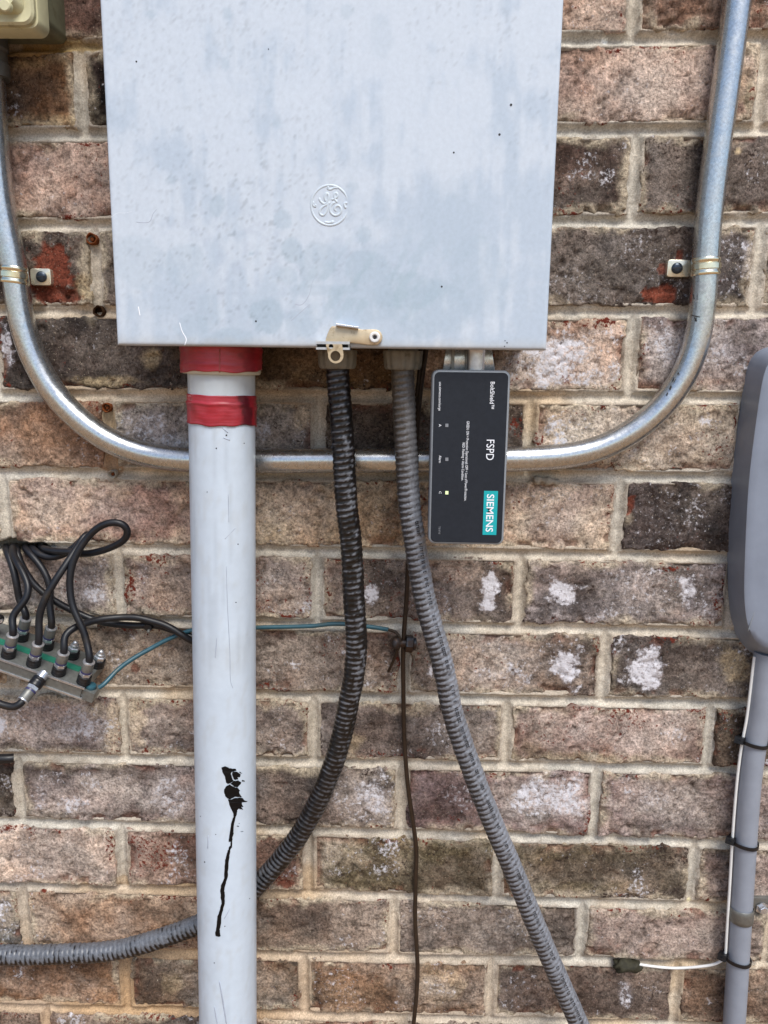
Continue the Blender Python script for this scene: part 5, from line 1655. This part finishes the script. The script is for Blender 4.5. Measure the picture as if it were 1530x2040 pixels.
o = mesh_obj("white_cable", *tube(wc, 0.00150, 10, 0.003), M['white'], None, True, 60)
tag(o, "thin white cable tied along the grey conduit and ending in the dark putty", "cable")
pq = P(1249, 1922, .002)
rgp = np.random.default_rng(4)
th_ = np.linspace(0.02, math.pi - .02, 16)
ph_ = np.linspace(0, 2 * math.pi, 24, endpoint=False)
pv = []
for a in th_:
    pv.append(np.array([pq + np.array([.0140 * math.copysign(abs(math.cos(a)) ** .6, math.cos(a)), -.0075 * math.sin(a) ** .6 * math.cos(b) - .001, .0072 * math.sin(a) ** .6 * math.sin(b)]) * (1 + .14 * math.sin(3 * b + a * 5) + .08 * math.sin(7 * a + b)) - 0 for b in ph_]) if True else None)
pv = [pq + (q - pq) for q in pv]
o = mesh_obj("putty_plug", *loft(pv), M['putty'], None, True, 0)
tag(o, "dark lump of duct putty where the white cable enters the mortar", "putty")


def ziptie(hu, hv, label):
    z = P(hu, hv, .0165)[2]
    j = int(np.argmin(np.abs(gc_[:, 2] - z)))
    cc = gc_[j]
    t = thing("zip_tie", label, "cable tie", cc, "black cable ties on the grey conduit")
    a = np.linspace(0, 2 * math.pi, 40)
    # loop hugging conduit and cable, sagging towards its right front
    rx, ry = GR + .0009, GR + .0009
    ex = np.where(np.cos(a) < -0.2, (np.abs(np.cos(a)) - .2) * .0036, 0)
    pts = np.stack([cc[0] + np.cos(a) * rx - ex, cc[1] - np.sin(a) * ry, z - .0012 - .0016 * np.cos(a) - .0010 * np.sin(a) + 0.0004], 1)
    pts[:, 1] = np.minimum(pts[:, 1], -.0022)
    n = len(pts)
    up = np.array([0, 0, .0018])
    cen_ = cc.copy()
    outw = pts - cen_
    outw[:, 2] = 0
    outw /= np.linalg.norm(outw, axis=1)[:, None]
    rings = [np.array([pts[i] - up, pts[i] - up + outw[i] * .0011, pts[i] + up + outw[i] * .0011, pts[i] + up]) for i in range(n)]
    mesh_obj("tie_band", *loft(rings, False, False), M['black'], t, True, 40)
    hp = P(hu, hv, .020)
    ee = np.array([-.6, -.75, .25])
    ee /= np.linalg.norm(ee)
    e_b = np.cross(ee, [0, 0, 1.0])
    e_b /= np.linalg.norm(e_b)
    e_c = np.cross(e_b, ee)
    mesh_obj("tie_head", *obox(hp, ee, e_b, e_c, (-.0046, .0052), (-.0042, .0042), (-.0034, .0034)), M['black'], t, False)
    mesh_obj("tie_tail", *obox(hp + ee * .0052, ee, e_b, e_c, (-.0005, .0022), (-.0013, .0013), (-.0006, .0006)), M['black'], t, False)


ziptie(1474, 1474, "highest of the three black cable ties around the grey conduit and white cable")
ziptie(1456, 1674, "middle of the three black cable ties, directly above the steel clamp")
ziptie(1440, 1905, "lowest of the three black cable ties, where the white cable turns left")
z0 = P(1475, 1818, .0165)[2]
j = int(np.argmin(np.abs(gc_[:, 2] - z0)))
cc = gc_[j]
cl = thing("conduit_clamp", "plain silver clamp with a hex bolt holding the grey conduit", "clamp", cc)
aa = np.linspace(-.15 * math.pi, 1.12 * math.pi, 30)
rings = []
for h, dr in ((-.0085, .0008), (-.0080, .0013), (-.003, .0016), (.003, .0016), (.0080, .0013), (.0085, .0008)):
    r = GR + dr
    rings.append(np.stack([cc[0] + np.cos(aa) * r - gd[0] / gd[2] * 0 + h * gd[0] / gd[2], np.minimum(cc[1] - np.sin(aa) * r, -.0012), np.full(len(aa), z0 + h)], 1))
mesh_obj("clamp_band", *loft(rings, False, False, False), M['dullsteel'], cl, True, 50)
tb = P(1517, 1808, .004)
o_ = rrect(cc[0] + GR * .9, tb[0] + .016, z0 - .004, z0 + .0098, .003, 4)
mesh_obj("clamp_tab", *plate(o_[::-1], .001, -.0042, .0006), M['dullsteel'], cl, True, 35)
mesh_obj("clamp_bolt", *lathe(np.array([tb[0], -.0042, tb[2]]), (0.12, -1, -.1), [(0, .0064), (.0010, .0064), (.0011, .0042), (.0046, .0042), (.0052, .0036)], 36, hexm), M['steel'], cl, True, 25)
